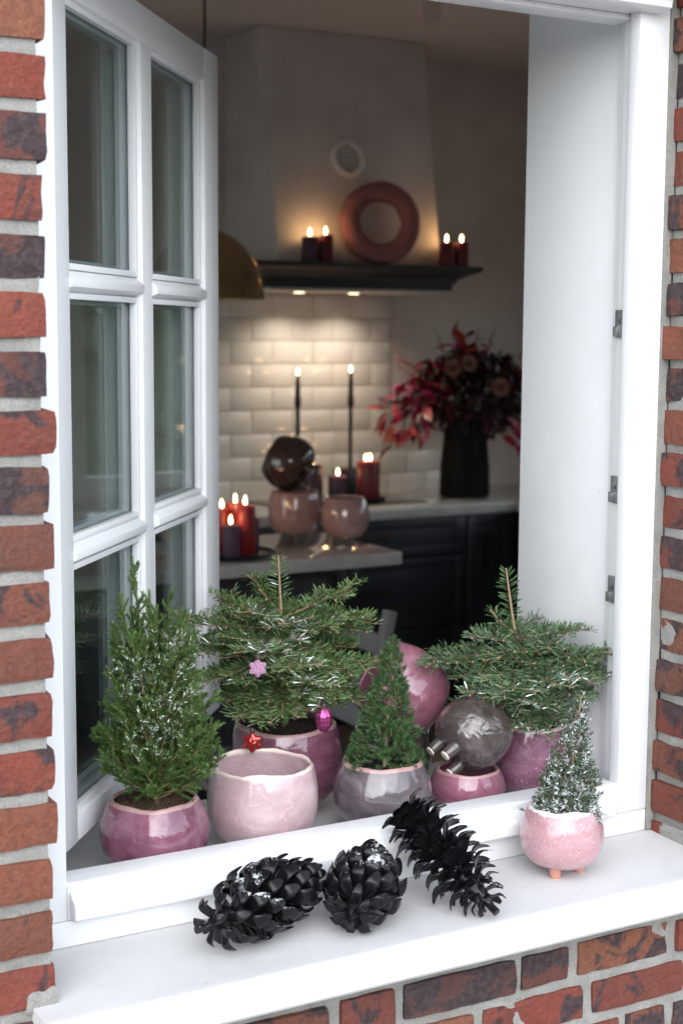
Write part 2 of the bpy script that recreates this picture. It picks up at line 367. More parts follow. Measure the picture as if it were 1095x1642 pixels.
link('mortar', rough_box(.030, .115, .030, (4, 12, 4), .002, 11, 0, 'mortar', .004), wall, Vector((1.5275, -.075, .004))-WB)
DB = .105; HB = .0500
sv = [rough_box(.170, DB, HB, (12, 4, 5), .0010, 20+i, .004, rnd=.0022) for i in range(8)]
hv = [rough_box(.081, DB, HB, (7, 4, 5), .0010, 40+i, .004, rnd=.0022) for i in range(7)]
cv = [rough_box(.170, .138, HB, (12, 10, 5), .0012, 60+i, .005, rnd=.0025) for i in range(7)]
ch = [rough_box(.081, .138, HB, (7, 10, 5), .0012, 70+i, .005, rnd=.0025) for i in range(7)]
def brick(me, x, y, z, flip=False):
    o = link('brick', me, wall, Vector((x, y, z))-WB, (random.gauss(0, .006), random.gauss(0, .010), random.gauss(0, .010)+(pi if flip else 0)))
    o.scale = (1+random.gauss(0, .012), 1, 1+random.gauss(0, .025)); return o
YB = -.1375+DB/2
def zc(k): return .0457+.0628*k-HB/2
for k in range(-6, 27):                       # left pier, from the opening outwards
    x = .5235+random.gauss(0, .0028); first = True; st = (k % 2 == 0)
    if k == 8: x += .008
    if zc(k) > 1.3: x = .54
    while x > (.12 if 0 <= k < 18 else .3 if k >= 18 else .45):
        L = .170 if st else .081
        if zc(k) < -.05 and x <= .53: pass
        brick(random.choice(sv if st else hv), x-L/2, YB+random.gauss(0, .0015), zc(k), random.random() < .5)
        x -= L+.0125; st = not st
        if not first and random.random() < .3: st = True
        first = False
rows = {-2: [(.70, .875), (.8903, .9738), (.9851, 1.1676), (1.1737, 1.2557), (1.2701, 1.4368), (1.449, 1.62)],
        -3: [(.62, .79), (.805, .885), (.90, 1.0), (1.012, 1.0996), (1.1115, 1.2848), (1.299, 1.47), (1.483, 1.565)],
        -4: [(.66, .745), (.76, .93), (.942, 1.11), (1.125, 1.205), (1.217, 1.35), (1.3619, 1.4357), (1.449, 1.62)],
        -5: [(.6, .77), (.783, .953), (.966, 1.05), (1.062, 1.23), (1.243, 1.413), (1.426, 1.51)]}
for k, L in rows.items():
    for x0, x1 in L:
        w_ = x1-x0; big = w_ > .12
        o = brick(random.choice(sv if big else hv), (x0+x1)/2, YB+random.gauss(0, .0012), zc(k)-.004, random.random() < .5); o.scale.x = (w_-.002)/(.170 if big else .081)
for k in range(-1, 21):                        # right pier, its reveal faces the opening
    z = .0175+.0628*k-HB/2
    if z < -.03: continue
    x = 1.5135+random.choice([-.007, -.002, 0, .002, .003, .004]); st = (k % 2 == 1); first = True
    while x < 1.85:
        L = .170 if st else .081
        y = -.1375+.0705 if first else YB
        brick(random.choice((cv if st else ch) if first else (sv if st else hv)), x+L/2, y+random.gauss(0, .002), z, False)
        x += L+.0125; st = not st; first = False
for k in range(20, 25):
    x = .56+(.09 if k % 2 else 0)
    while x < 1.5: brick(random.choice(sv), x+.085, YB, zc(k)+.03); x += .1825

# ------------------------------------------------------------------ outer sill
pr = [(.03, -.052), (.03, .0), (0, 0), (-.10, -.0022), (-.165, -.0035)]
for i in range(7):
    a = pi/2*i/6; pr.append((-.178-.012*sin(a), -.0155+.012*cos(a)))
pr += [(-.190, -.046), (-.187, -.05), (-.14, -.052)]
mb = MB()
nseg = 40
vs = []; n = len(pr)
for i in range(nseg+1):
    x = .493+(1.545-.493)*i/nseg
    for (y, z) in pr:
        q = Vector((x*9, y*9, z*9)); vs.append((x, y+noise.noise(q*2)*.0008, z+(noise.noise(q*1.3+Vector((3, 1, 2)))*.0008 if y < -.01 else 0)))
fs = [(i*n+j, i*n+(j+1) % n, (i+1)*n+(j+1) % n, (i+1)*n+j) for i in range(nseg) for j in range(n)]+[tuple(range(n-1, -1, -1)), tuple(nseg*n+j for j in range(n))]
mb.add(vs, fs)
tag(mb.build('window_sill', 'cast_stone', smooth=30), 'long white stone sill under the open window, carrying the black pine cones', 'window sill')

# ------------------------------------------------------------------ window frame
fr = thing('casement_window', (1.0, .03, 0), 'fixed white painted wooden window frame set in the brick opening', 'window')
FB = Vector((1.0, .03, 0))
def fpart(name, mb, mat, **kw): return mb.build(name, mat, fr, loc=-FB, **kw)
def prismz(pts, z0, z1):
    q = MB(); n = len(pts); q.add([(x, y, z0) for x, y in pts]+[(x, y, z1) for x, y in pts], [(i, (i+1) % n, n+(i+1) % n, n+i) for i in range(n)]+[tuple(range(n-1, -1, -1)), tuple(range(n, 2*n))]); return q
JR = [(1.505, 0), (1.4500, 0), (1.4500, .022), (1.4600, .022), (1.4600, .046), (1.4665, .046), (1.4665, .055), (1.4720, .055), (1.4720, .0705), (1.505, .0705)]
jr = fpart('jamb', prismz(JR, .0345, 1.2855), 'white_paint', bevel=.0012)
fpart('jamb', prismz([(2.031-x, y) for x, y in JR], .0345, 1.2855), 'white_paint', bevel=.0012)
fpart('head_rail', box(.5815, 1.4495, .0005, .07, 1.2150, 1.285), 'white_paint', bevel=.0012)
fpart('head_stop', box(.572, 1.4595, .0245, .069, 1.2075, 1.2145), 'white_paint', bevel=.001)
fpart('bottom_rail', box(.5270, 1.5045, -.0006, .07, .0005, .0335), 'white_paint', bevel=.0012)
fpart('rail_upstand', MB().extrude([(.0004, .0342), (.0004, .078), (.004, .081), (.045, .081), (.05, .060), (.0695, .060), (.0695, .0342)], .5815, 1.4495), 'white_paint', bevel=.001)
# weather bar across the front of the bottom rail
fpart('weather_bar', MB().extrude([(.0002, .038), (-.0165, .0372), (-.0205, .0405), (-.0205, .0575), (-.018, .0610), (.0002, .0705)], .5840, 1.4290), 'white_paint', bevel=.0018, seg=3)
cap = [(.0, 1.214), (-.028, 1.2135), (-.034, 1.2165), (-.0345, 1.222)]+[(-.036-.014*sin(a), 1.243-.0165*cos(a)) for a in [i*pi/8 for i in range(9)]]+[(-.02, 1.262), (.0, 1.272)]
fpart('drip_cap', MB().extrude(cap, .547, 1.4775), 'white_paint', smooth=35)
fpart('sealant', box(1.5052, 1.5200, -.0030, .060, .002, 1.285), 'mortar'); fpart('sealant', box(.5150, .5258, .0012, .060, .002, 1.285), 'mortar')
fpart('sill_seal', box(.53, 1.503, .0008, .05, -.0015, .0004), 'dark_sealant')
fpart('gasket', box(1.4592, 1.4600, .0235, .0265, .085, 1.205), 'gasket')
for z in (.773, .526, .374):
    p = fpart('strike_plate', MB().box(1.4556, 1.4598, .0228, .0450, z-.0205, z+.0205).box(1.4515, 1.4556, .0228, .0262, z-.0205, z+.0205).box(1.4515, 1.4556, .036, .0450, z-.019, z-.004), 'steel', bevel=.0006)
    MB().lathe([(.0032, -.001), (.0032, .0018), (.0022, .0024)], 12).build('screw', 'screw_metal', p, loc=(1.4555, .0312, z+.004)).rotation_euler = (0, -pi/2, 0)

# ------------------------------------------------------------------ house shell behind the window
KX0, KX1, KY1, KZ0, KZ1 = -1.7, 4.45, 4.15, -.88, 1.97
sh = MB().box(KX0-.1, .538, .0715, .315, KZ0, KZ1).box(1.5005, KX1+.1, .0715, .315, KZ0, KZ1).box(.538, 1.5005, .0715, .315, KZ0, -.008).box(.538, 1.5005, .0715, .315, 1.2995, KZ1)
struct('front_wall', sh, 'plaster')
struct('window_reveal', MB().box(1.4885, 1.5000, .0710, .3195, .0215, 1.2870), 'panel_paint', bevel=.002)
struct('window_reveal', MB().box(.5385, .5500, .0710, .3195, .0215, 1.2870), 'panel_paint', bevel=.002)
struct('window_reveal', MB().box(.5505, 1.4880, .0710, .3195, 1.2875, 1.2990), 'panel_paint', bevel=.002)
tag(MB().box(.5505, 1.4880, .0705, .405, -.0075, .0200).build('window_board', 'inner_sill', bevel=.004, seg=3), 'pale grey inner window board under the row of pots', 'window board')
struct('kitchen_floor', box(KX0-.1, KX1+.1, .0, KY1+.1, KZ0-.05, KZ0-.001), 'wood_floor')
struct('kitchen_ceiling', box(KX0-.1, KX1+.1, .0, KY1+.1, KZ1+.001, KZ1+.08), 'ceiling_paint')
bw = struct('back_wall', box(KX0-.1, KX1+.1, KY1, KY1+.12, KZ0, KZ1), 'plaster')
struct('left_wall', MB().box(KX0-.12, KX0, .316, .7, KZ0, KZ1).box(KX0-.12, KX0, 3.4, KY1-.001, KZ0, KZ1).box(KX0-.12, KX0, .7, 3.4, 1.45, KZ1).box(KX0-.12, KX0, .7, 3.4, KZ0, KZ0+.05), 'plaster')
gd = thing('added_window', (KX0-.06, 2.05, KZ0+.05), 'wide floor-length window added out of view to bring daylight into the kitchen', 'window')  # unseen window, added to raise the daylight in the kitchen
for y in (-1.35, -.49, .37, 1.23): box(-.03, .03, y, y+.12, 0, 2.28).build('stile', 'white_paint', gd)
for y in (-1.23, -.37, .49):
    MB().box(-.03, .03, y, y+.74, 0, .12).box(-.03, .03, y, y+.74, 2.16, 2.28).build('rail', 'white_paint', gd); box(-.004, .004, y, y+.74, .12, 2.16).build('pane', 'window_glass', gd)
WY0, WY1, WZ0, WZ1 = .75, 3.35, .06, 1.02
struct('right_wall', MB().box(KX1, KX1+.12, .316, WY0, KZ0, KZ1).box(KX1, KX1+.12, WY1, KY1-.001, KZ0, KZ1).box(KX1, KX1+.12, WY0, WY1, KZ0, WZ0).box(KX1, KX1+.12, WY0, WY1, WZ1, KZ1), 'plaster')
# glazed metro tiles on the back wall, each its own piece
TW, TH, G = .2005, .1007, .004
def tile_mesh(w_, h_):
    q = MB(); b = .0080; t = .0058
    a = [(-w_/2, 0, -h_/2), (w_/2, 0, -h_/2), (w_/2, 0, h_/2), (-w_/2, 0, h_/2)]; e = [(x, -.003, z) for x, _, z in a]; f = [(x-math.copysign(b, x), -t, z-math.copysign(b, z)) for x, _, z in a]
    q.add(a+e+f, [(0, 1, 2, 3), (8, 11, 10, 9)]+[(i, (i+1) % 4, 4+(i+1) % 4, 4+i) for i in range(4)]+[(4+i, 4+(i+1) % 4, 8+(i+1) % 4, 8+i) for i in range(4)])
    return q.mesh('tile', 'tile_glaze', bevel=.0008, seg=1)
tfull = tile_mesh(TW-G, TH-G); thalf = tile_mesh(TW/2-G, TH-G)
MB().box(1.9, 3.57, -.0015, 0, 0, .98).box(3.57, 3.98, -.0015, 0, 0, .316).build('grout', 'grout', bw, loc=(0, KY1-.0005, .032))
for r in range(10):
    z = .032+.012+TH*(r+.5)-TH*.33
    if z+TH/2 > 1.0: break
    x1 = 3.98 if z < .26 else 3.57
    x = 3.573-.012-(TW/2 if r % 2 else 0)
    xs = [x-TW*(i+.5) for i in range(8)]
    if x1 > 3.7: xs += [x+TW*(i+.5) for i in range(2)]
    for c in xs: link('tile', tfull, bw, (c, KY1-.002, z), (random.gauss(0, .002), 0, random.gauss(0, .002)))
    if r % 2: link('tile', thalf, bw, (x+TW/4, KY1-.002, z)) if x1 < 3.7 else None
# side window of the kitchen (seen mirrored in the open sash)
kw = thing('kitchen_window', (KX1+.04, (WY0+WY1)/2, WZ0), 'white side window of the kitchen mirrored in the open sash', 'window')
cy = (WY0+WY1)/2; hw = (WY1-WY0)/2; hh = WZ1-WZ0
f_ = MB().box(-.03, .03, -hw, -hw+.07, 0, hh).box(-.03, .03, hw-.07, hw, 0, hh).box(-.03, .03, -hw+.07, hw-.07, 0, .07).box(-.03, .03, -hw+.07, hw-.07, hh-.07, hh)
f_.build('frame', 'white_paint', kw)
for y in (-.36, .36): box(-.028, .028, y-.04, y+.04, .07, hh-.07).build('mullion', 'white_paint', kw)
for y0, y1 in ((-hw+.07, -.40), (-.32, .32), (.40, hw-.07)): box(-.004, .004, y0, y1, .07, hh-.07).build('pane', 'window_glass', kw)

# ------------------------------------------------------------------ open casement sash
SA = radians(50.4); SW = .8380; SZ0, SZ1 = .0845, 1.226
sash = thing('open_casement', (.577, .052, SZ0), 'white six-pane casement sash swung open into the kitchen', 'window sash', rot=(0, 0, SA))
ST = .066; HS = SZ1-SZ0
def sp(name, mb, mat='white_paint', parent=sash, **kw): return mb.build(name, mat, parent, **kw)
# local: x along the sash from the hinge, y through its thickness (-y faces out), z up
y0, y1 = 0.0, ST
A1, B0, B1, C0 = .1035, .4075, .4680, .7520     # hinge stile, mullion, lock stile
R0, R1 = .0340, HS-.053                          # bottom and top rails
def stile(xa, xb): return box(xa, xb, y0, y1, 0, HS)
sp('stile', stile(0, A1), bevel=.002); sp('stile', stile(C0, SW), bevel=.002)
sp('rail', box(A1, C0, y0+.0006, y1-.0006, 0, R0), bevel=.002); sp('rail', box(A1, C0, y0+.0006, y1-.0006, R1, HS-.0005), bevel=.002)
sp('sash_lip', box(.0, SW+.011, y1+.0003, y1+.014, -.010, HS+.008), 'white_paint', bevel=.002) if False else None
for (xa, xb) in ((-.010, .012), (SW-.012, SW+.011)): sp('rebate_lip', box(xa, xb, y1-.016, y1+.010, -.003, HS+.006), bevel=.002)
sp('rebate_lip', box(.0125, SW-.0125, y1-.015, y1+.0095, HS-.006, HS+.006), bevel=.002)
def barprof(w_, d):  # glazing bar, chamfered to the outside
    return [(-w_/2, d), (-w_/2, .007), (-w_/2+.003, .0015), (w_/2-.014, .0015), (w_/2, .012), (w_/2, d)]
mc = (B0+B1)/2; mw = B1-B0
sp('mullion', prismz([(mc+a, b) for a, b in barprof(mw, ST-.004)], R0, R1), bevel=.0012)
ZB = [.4690-SZ0+.0, .8215-SZ0+.0]; bh = .029
def hbar(xa, xb, z, name='glazing_bar'):
    # square end, sloped outer nose
    q = MB().extrude([(.050, z-bh/2), (.012, z-bh/2), (-.003, z-bh/2+.007), (-.003, z+bh/2-.011), (.012, z+bh/2), (.050, z+bh/2)], xa, xb); return sp(name, q, bevel=.0012)
for z in ZB:
    hbar(A1+.0004, B0-.0004, z); hbar(B1+.0004, C0-.0004, z)
zz = [R0]+[v for z in ZB for v in (z-bh/2, z+bh/2)]+[R1]
for xa, xb in ((A1, B0), (B1, C0)):
    for i in range(3):
        za, zb = zz[2*i], zz[2*i+1]; e = .0002
        g = sp('pane', MB().box(xa+e, xb-e, .0185, .0220, za+e, zb-e).box(xa+e, xb-e, .0360, .0395, za+e, zb-e), 'window_glass')
        t = .0105  # glazing bead frame round the pane
        q = MB().box(xa+e, xa+t, .0070, .0182, za+e, zb-e).box(xb-t, xb-e, .0070, .0182, za+e, zb-e).box(xa+t, xb-t, .0070, .0182, za+e, za+t*.8).box(xa+t, xb-t, .0070, .0182, zb-t*.8, zb-e)
        sp('glazing_bead', q, parent=g, bevel=.001)
        q = MB(); s_ = .0145
        q.box(xa+.001, xa+s_, .0223, .0357, za+.001, zb-.001).box(xb-s_, xb-.001, .0223, .0357, za+.001, zb-.001).box(xa+s_, xb-s_, .0223, .0357, za+.001, za+s_).box(xa+s_, xb-s_, .0223, .0357, zb-s_, zb-.001)
        sp('spacer', q, 'gasket', parent=g)
for z in (.12, HS-.14):
    sp('hinge', MB().lathe([(.006, 0), (.006, .07), (.004, .073)], 12, (-.006, .072, z)), 'steel', smooth=True)

# ================================================================== KITCHEN
def basis_from(zdir, roll=0.0):
    z = Vector(zdir).normalized(); q = z.to_track_quat('Z', 'Y'); return (q @ Euler((0, 0, roll)).to_quaternion()).to_euler()
CR = Vector((cos(YAW), -sin(YAW), 0)); CT = Vector((-sin(YAW), -cos(YAW), 0)); CU = Vector((0, 0, 1))    # right / toward the viewer / up
def rut(r, u, t): return CR*r+CU*u+CT*t
ZC = .0320
# worktops and cabinets
cab = thing('kitchen_cabinet', (3.0, 3.85, KZ0), 'black base cabinets under the pale worktop along the tiled wall', 'cabinet')
CB = Vector((3.0, 3.85, KZ0))
def cp(name, mb, mat, par=cab, **kw): return mb.build(name, mat, par, loc=-CB if par is cab else (0, 0, 0), **kw)
cp('worktop', MB().box(1.4, 3.829, 3.530, 4.1480, ZC-.045, ZC), 'worktop', bevel=.003)
cp('worktop', MB().box(3.830, 4.448, 1.10, 4.1480, ZC-.045, ZC-.0003), 'worktop', bevel=.003)
cp('carcass', MB().box(1.4, 3.87, 3.575, 4.147, KZ0+.10, ZC-.046), 'cabinet_tall')
cp('carcass', MB().box(3.875, 4.447, 1.12, 4.147, KZ0+.10, ZC-.046), 'cabinet_tall')
cp('plinth', MB().box(1.42, 3.9, 3.63, 4.14, KZ0, KZ0+.099), 'cabinet_tall')
zt = ZC-.052
for (xa, xb) in ((1.42, 2.205), (2.215, 3.00)):
    for za, zb in ((zt-.16, zt), (zt-.46, zt-.168), (zt-.765, zt-.468)):
        d = cp('drawer_front', MB().box(xa, xb, 3.553, 3.5745, za, zb).box(xa, xa+.055, 3.547, 3.5528, za, zb).box(xb-.055, xb, 3.547, 3.5528, za, zb).box(xa+.0555, xb-.0555, 3.547, 3.5528, zb-.05, zb).box(xa+.0555, xb-.0555, 3.547, 3.5528, za, za+.05), 'cabinet', bevel=.001)
for za, zb in ((zt-.16, zt), (zt-.46, zt-.168), (zt-.765, zt-.468)):
    xa, xb = 3.008, 3.585
    d = cp('drawer_front', MB().box(xa, xb, 3.553, 3.5745, za, zb).box(xa, xa+.055, 3.547, 3.5528, za, zb).box(xb-.055, xb, 3.547, 3.5528, za, zb).box(xa+.0555, xb-.0555, 3.547, 3.5528, zb-.04, zb).box(xa+.0555, xb-.0555, 3.547, 3.5528, za, za+.04), 'cabinet', bevel=.001)
    hnd = MB().box(3.04, 3.20, 3.520, 3.530, (za+zb)/2+.012, (za+zb)/2+.022).box(3.05, 3.06, 3.530, 3.553, (za+zb)/2+.012, (za+zb)/2+.022).box(3.18, 3.19, 3.530, 3.553, (za+zb)/2+.012, (za+zb)/2+.022)
    hnd.build('handle', 'brass_handle', d)
dr = cp('cabinet_door', MB().box(3.593, 3.825, 3.553, 3.5745, zt-.765, zt).box(3.593, 3.64, 3.547, 3.5528, zt-.765, zt).box(3.778, 3.825, 3.547, 3.5528, zt-.765, zt).box(3.6405, 3.7775, 3.547, 3.5528, zt-.05, zt).box(3.6405, 3.7775, 3.547, 3.5528, zt-.765, zt-.715), 'cabinet', bevel=.001)
MB().box(3.662, 3.674, 3.518, 3.530, zt-.24, zt-.06).box(3.662, 3.674, 3.530, 3.547, zt-.23, zt-.215).box(3.662, 3.674, 3.530, 3.547, zt-.085, zt-.07).build('handle', 'brass_handle', dr)
tag(MB().box(2.78, 3.46, 3.66, 4.02, ZC-.001, ZC+.005).build('hob', 'hob', bevel=.002), 'black glass hob let into the pale worktop', 'hob')
isl = thing('kitchen_island', (1.8, 2.75, KZ0), 'pale topped kitchen island with black base, carrying the candle tray', 'kitchen island')
IB = Vector((1.8, 2.75, KZ0))
MB().box(.9, 2.598, 2.474, 3.06, ZC-.042, ZC).build('worktop', 'worktop', isl, loc=-IB, bevel=.003)
MB().box(.95, 2.38, 2.60, 3.02, KZ0, ZC-.043).build('base', 'cabinet', isl, loc=-IB, bevel=.002)
for i in range(3): MB().box(.97+.47*i, 1.43+.47*i, 2.588, 2.5995, KZ0+.08, ZC-.06).build('base_panel', 'cabinet', isl, loc=-IB, bevel=.002)

# hood with mantel shelf
hd = thing('range_hood', (3.12, 3.85, .93), 'plastered range hood with round vent and black mantel shelf', 'range hood')
HB_ = Vector((3.12, 3.85, .93))
xa, xb = 2.735, 3.503
MB().add([(xa, 3.65, 1.032), (xb, 3.65, 1.032), (xb, 4.1495, 1.032), (xa, 4.1495, 1.032), (xa, 3.80, 1.969), (xb, 3.80, 1.969), (xb, 4.1495, 1.969), (xa, 4.1495, 1.969)],
         [(0, 1, 5, 4), (1, 2, 6, 5), (2, 3, 7, 6), (3, 0, 4, 7), (0, 3, 2, 1), (4, 5, 6, 7)]).build('chimney', 'hood_plaster', hd, loc=-HB_, bevel=.004)
q = MB(); secs = [(.093, .932), (.093, .957), (.083, .962), (.078, .975), (.062, .985), (.040, .996), (.016, 1.004), (.008, 1.010), (0, 1.012), (0, 1.031)]
for ins, z in secs: q.v += [(2.588+ins, 3.55+ins, z), (3.652-ins, 3.55+ins, z), (3.652-ins, 4.1485, z), (2.588+ins, 4.1485, z)]
for j in range(len(secs)-1):
    for i in range(4): q.f.append((j*4+i, j*4+(i+1) % 4, j*4+4+(i+1) % 4, j*4+4+i))
q.f += [(3, 2, 1, 0), tuple(len(secs)*4-4+i for i in range(4))]; q.mi = [0]*len(q.f)
q.build('mantel_shelf', 'hood_dark', hd, loc=-HB_)
MB().box(2.70, 3.54, 3.66, 4.14, .922, .9315).build('underside', 'hood_plaster', hd, loc=-HB_)
for x in (2.995, 3.262):
    d = MB().lathe([(.022, 0), (.022, .004)], 20).build('lamp', 'led_disc', hd, loc=Vector((x, 3.965, .9190))-HB_)
    L = bpy.data.lights.new('hood_spot', 'SPOT'); lo = bpy.data.objects.new('hood_spot', L); COL.objects.link(lo); lo.location = (x, 3.965, .912)
    L.energy = 2.9; L.color = (1, .85, .66); L.spot_size = radians(136); L.spot_blend = 1.0; L.shadow_soft_size = .02
til = math.atan(.15/.937)
vg = link('vent_grille', MB().lathe([(.079, 0), (.079, .010), (.072, .014), (.058, .014), (.056, .004)], 36, cap1=False).mesh('vent_grille', 'vent_plastic', smooth=True), hd, Vector((3.085, 3.7165, 1.459))-HB_, (pi/2-til, 0, 0))
link('grille_back', MB().lathe([(.057, 0), (.057, .003)], 30).mesh('grille_back', 'hood_dark'), vg)
for i in range(9):
    y = -.046+i*.0115; hx = sqrt(.0565**2-y*y)
    link('slat', box(-hx, hx, y-.0028, y+.0028, .004, .011).mesh('slat', 'vent_plastic'), vg)

def candle(x, y, z, r, h, mat, label, group=None, flames=((0, 0),), lit=True, tilt=0):
    c = thing('pillar_candle', (x, y, z), label, 'candle', group)
    prof = [(r*.97, 0), (r, .003), (r, h-.004), (r*.96, h), (r*.8, h-.001), (r*.6, h-.006), (r*.2, h-.008)]
    MB().lathe(prof, 24, fn=lambda rr, zz, a: (rr*(1+.012*sin(2*a+x*9)), zz+(.0025*sin(a+x*20) if zz > h*.9 else 0))).build('wax', mat, c, smooth=True)
    for (dx, dy) in flames:
        MB().tube([(dx, dy, h-.008), (dx+.001, dy, h+.004), (dx+.002, dy, h+.010)], .0012, 5).build('wick', 'wax_black', c)
        if lit:
            fl = MB().lathe([(.0010, .004), (.0036, .008), (.0050, .013), (.0044, .019), (.0024, .026), (.0005, .033)], 10).build('flame', 'flame', c, loc=(dx, dy, h), smooth=True)
            L = bpy.data.lights.new('candle_light', 'POINT'); lo = bpy.data.objects.new('candle_light', L); COL.objects.link(lo)
            lo.location = (x+dx, y+dy, z+h+.025); L.energy = .05; L.color = (1, .50, .20); L.shadow_soft_size = .010
    return c
zm = 1.0312
candle(2.850, 3.60, zm, .033, .100, 'wax_plum', 'dark plum pillar candle at the outer end of the mantel shelf beside the brass lamp')
candle(2.924, 3.605, zm, .030, .108, 'wax_oxblood', 'red pillar candle on the mantel shelf between dark candle and ring')
candle(3.498, 3.60, zm, .031, .098, 'wax_oxblood', 'oxblood pillar candle on the mantel shelf close to the pink ring')
candle(3.574, 3.602, zm, .031, .100, 'wax_oxblood', 'oxblood pillar candle at the tapered end of the mantel shelf')
rg = MB(); N1, N2 = 56, 20; vs = []
for i in range(N1):
    a = 2*pi*i/N1; mj = .1265*(1+.03*noise.noise(Vector((cos(a)*2, sin(a)*2, 1)))); f2 = 1+.10*noise.noise(Vector((cos(a)*2.5, sin(a)*2.5, 5)))
    for j in range(N2):
        b = 2*pi*j/N2; vs.append(((mj+.041*f2*cos(b))*cos(a), .044*f2*sin(b), (mj+.041*f2*cos(b))*sin(a)))
rg.add(vs, [(i*N2+j, i*N2+(j+1) % N2, ((i+1) % N1)*N2+(j+1) % N2, ((i+1) % N1)*N2+j) for i in range(N1) for j in range(N2)])
ro = rg.build('ring_ornament', 'velvet_rose', smooth=True); ro.location = (3.175, 3.602, zm+.1665); ro.rotation_euler = (-.10, 0, -.30)
tag(ro, 'thick dusty rose ring standing on the mantel shelf', 'ring ornament')

# brass pendant and small glass ceiling lamp
pn = thing('pendant_lamp', (1.962, 2.636, .860), 'brass dome pendant lamp hanging over the island', 'pendant lamp')
dome = [(.182*sin(a), .215*cos(a)) for a in [pi/2-i*pi/2/14 for i in range(14)]]
MB().lathe([(.184, -.004), (.184, .004)]+dome[1:]+[(.03, .215), (.012, .225)], 48, cap0=False).build('shade', 'brass', pn, smooth=60)
MB().lathe([(.179, -.003)]+[(r*.97, z*.97) for r, z in dome], 48, cap0=False).build('shade_lining', 'brass_inside', pn, smooth=60)
MB().lathe([(.02, .222), (.02, .265), (.008, .275)], 16).build('socket', 'brass', pn)
MB().tube([(0, 0, .27), (0, 0, KZ1-.86-.02)], .004, 6).build('cord', 'cord', pn); MB().lathe([(.05, KZ1-.86-.022), (.05, KZ1-.86-.001)], 20).build('ceiling_rose', 'brass', pn)
gl = thing('glass_ceiling_lamp', (2.908, 2.816, 1.83), 'small clear glass ceiling lamp above the worktop side of the island', 'ceiling lamp')
MB().lathe([(.02, 0), (.03, .012), (.034, .05), (.03, .085), (.018, .1)], 20).build('globe', 'lamp_glass', gl, smooth=True); MB().lathe([(.02, .1), (.028, .125), (.028, .1395)], 20).build('fitting', 'vent_plastic', gl)

# candles and stands on the worktop
z0 = ZC+.0053
def plate(x, y, r, z, label, h=.014):
    o = thing('candle_plate', (x, y, z), label, 'plate'); MB().lathe([(r*.7, 0), (r*.96, .003), (r, h), (r*.96, h), (r*.9, h*.55), (r*.1, h*.5)], 32).build('dish', 'black_metal', o, smooth=True); return o
plate(3.247, 3.80, .075, z0, 'black plate under the two-wick red candle on the hob')
candle(3.245, 3.80, z0+.0072, .050, .160, 'wax_oxblood', 'thick dark red pillar candle with two flames on the hob', flames=((-.012, 0), (.012, .004)))
candle(3.130, 3.86, z0, .041, .105, 'wax_plum', 'short plum pillar candle burning beside the black taper stand')
candle(3.035, 3.90, z0, .037, .155, 'wax_plum', 'unlit brownish plum pillar candle behind the tilted brown pot', lit=False)
def taper(x, y, hc, label):
    t = thing('taper_stand', (x, y, z0 if x > 2.79 and y < 4.02 else ZC), label, 'candle stand')
    MB().box(-.065, .065, -.035, .035, 0, .125).build('base', 'black_metal', t, bevel=.004)
    MB().tube([(0, 0, .125), (0, 0, .40)], .0095, 10).build('stem', 'black_metal', t, smooth=True)
    MB().lathe([(.010, .395), (.014, .40), (.0145, .435), (.012, .44)], 14).build('cup', 'black_metal', t, smooth=True)
    MB().lathe([(.011, .436), (.0105, hc-.05), (.007, hc)], 12).build('taper', 'wax_black', t, smooth=True)
    MB().lathe([(.0075, hc-.03), (.0068, hc-.008), (.004, hc)], 10).build('taper_tip', 'wax_oxblood', t, smooth=True)
    MB().lathe([(.0010, .000), (.0036, .004), (.0050, .009), (.0044, .015), (.0024, .022), (.0005, .029)], 10).build('flame', 'flame', t, loc=(0, 0, hc), smooth=True)
    L = bpy.data.lights.new('candle_light', 'POINT'); lo = bpy.data.objects.new('candle_light', L); COL.objects.link(lo); lo.location = (x, y, t.location.z+hc+.022); L.energy = .05; L.color = (1, .50, .20); L.shadow_soft_size = .010
taper(2.995, 3.975, .535, 'black taper candle on slim stand rising behind the tilted brown pot'); taper(3.262, 3.985, .545, 'black taper candle on slim stand beside the two-wick red candle')
# tray with candles on the island
plate(2.060, 2.640, .135, ZC, 'round black tray of red and violet candles on the island', .018)
zt_ = ZC+.0095
candle(2.025, 2.590, zt_, .030, .100, 'wax_violet', 'short violet pillar candle burning on the island tray')
candle(2.095, 2.630, zt_, .034, .155, 'wax_red', 'tall bright red pillar candle on the island tray')
candle(2.150, 2.705, zt_, .030, .105, 'wax_violet', 'unlit violet pillar candle on the island tray behind the tall red one', lit=False)
candle(2.040, 2.690, zt_, .034, .140, 'wax_red', 'red pillar candle on the island tray beside the sash')
candle(2.110, 2.735, zt_, .032, .150, 'wax_red', 'red pillar candle at the back of the island tray')

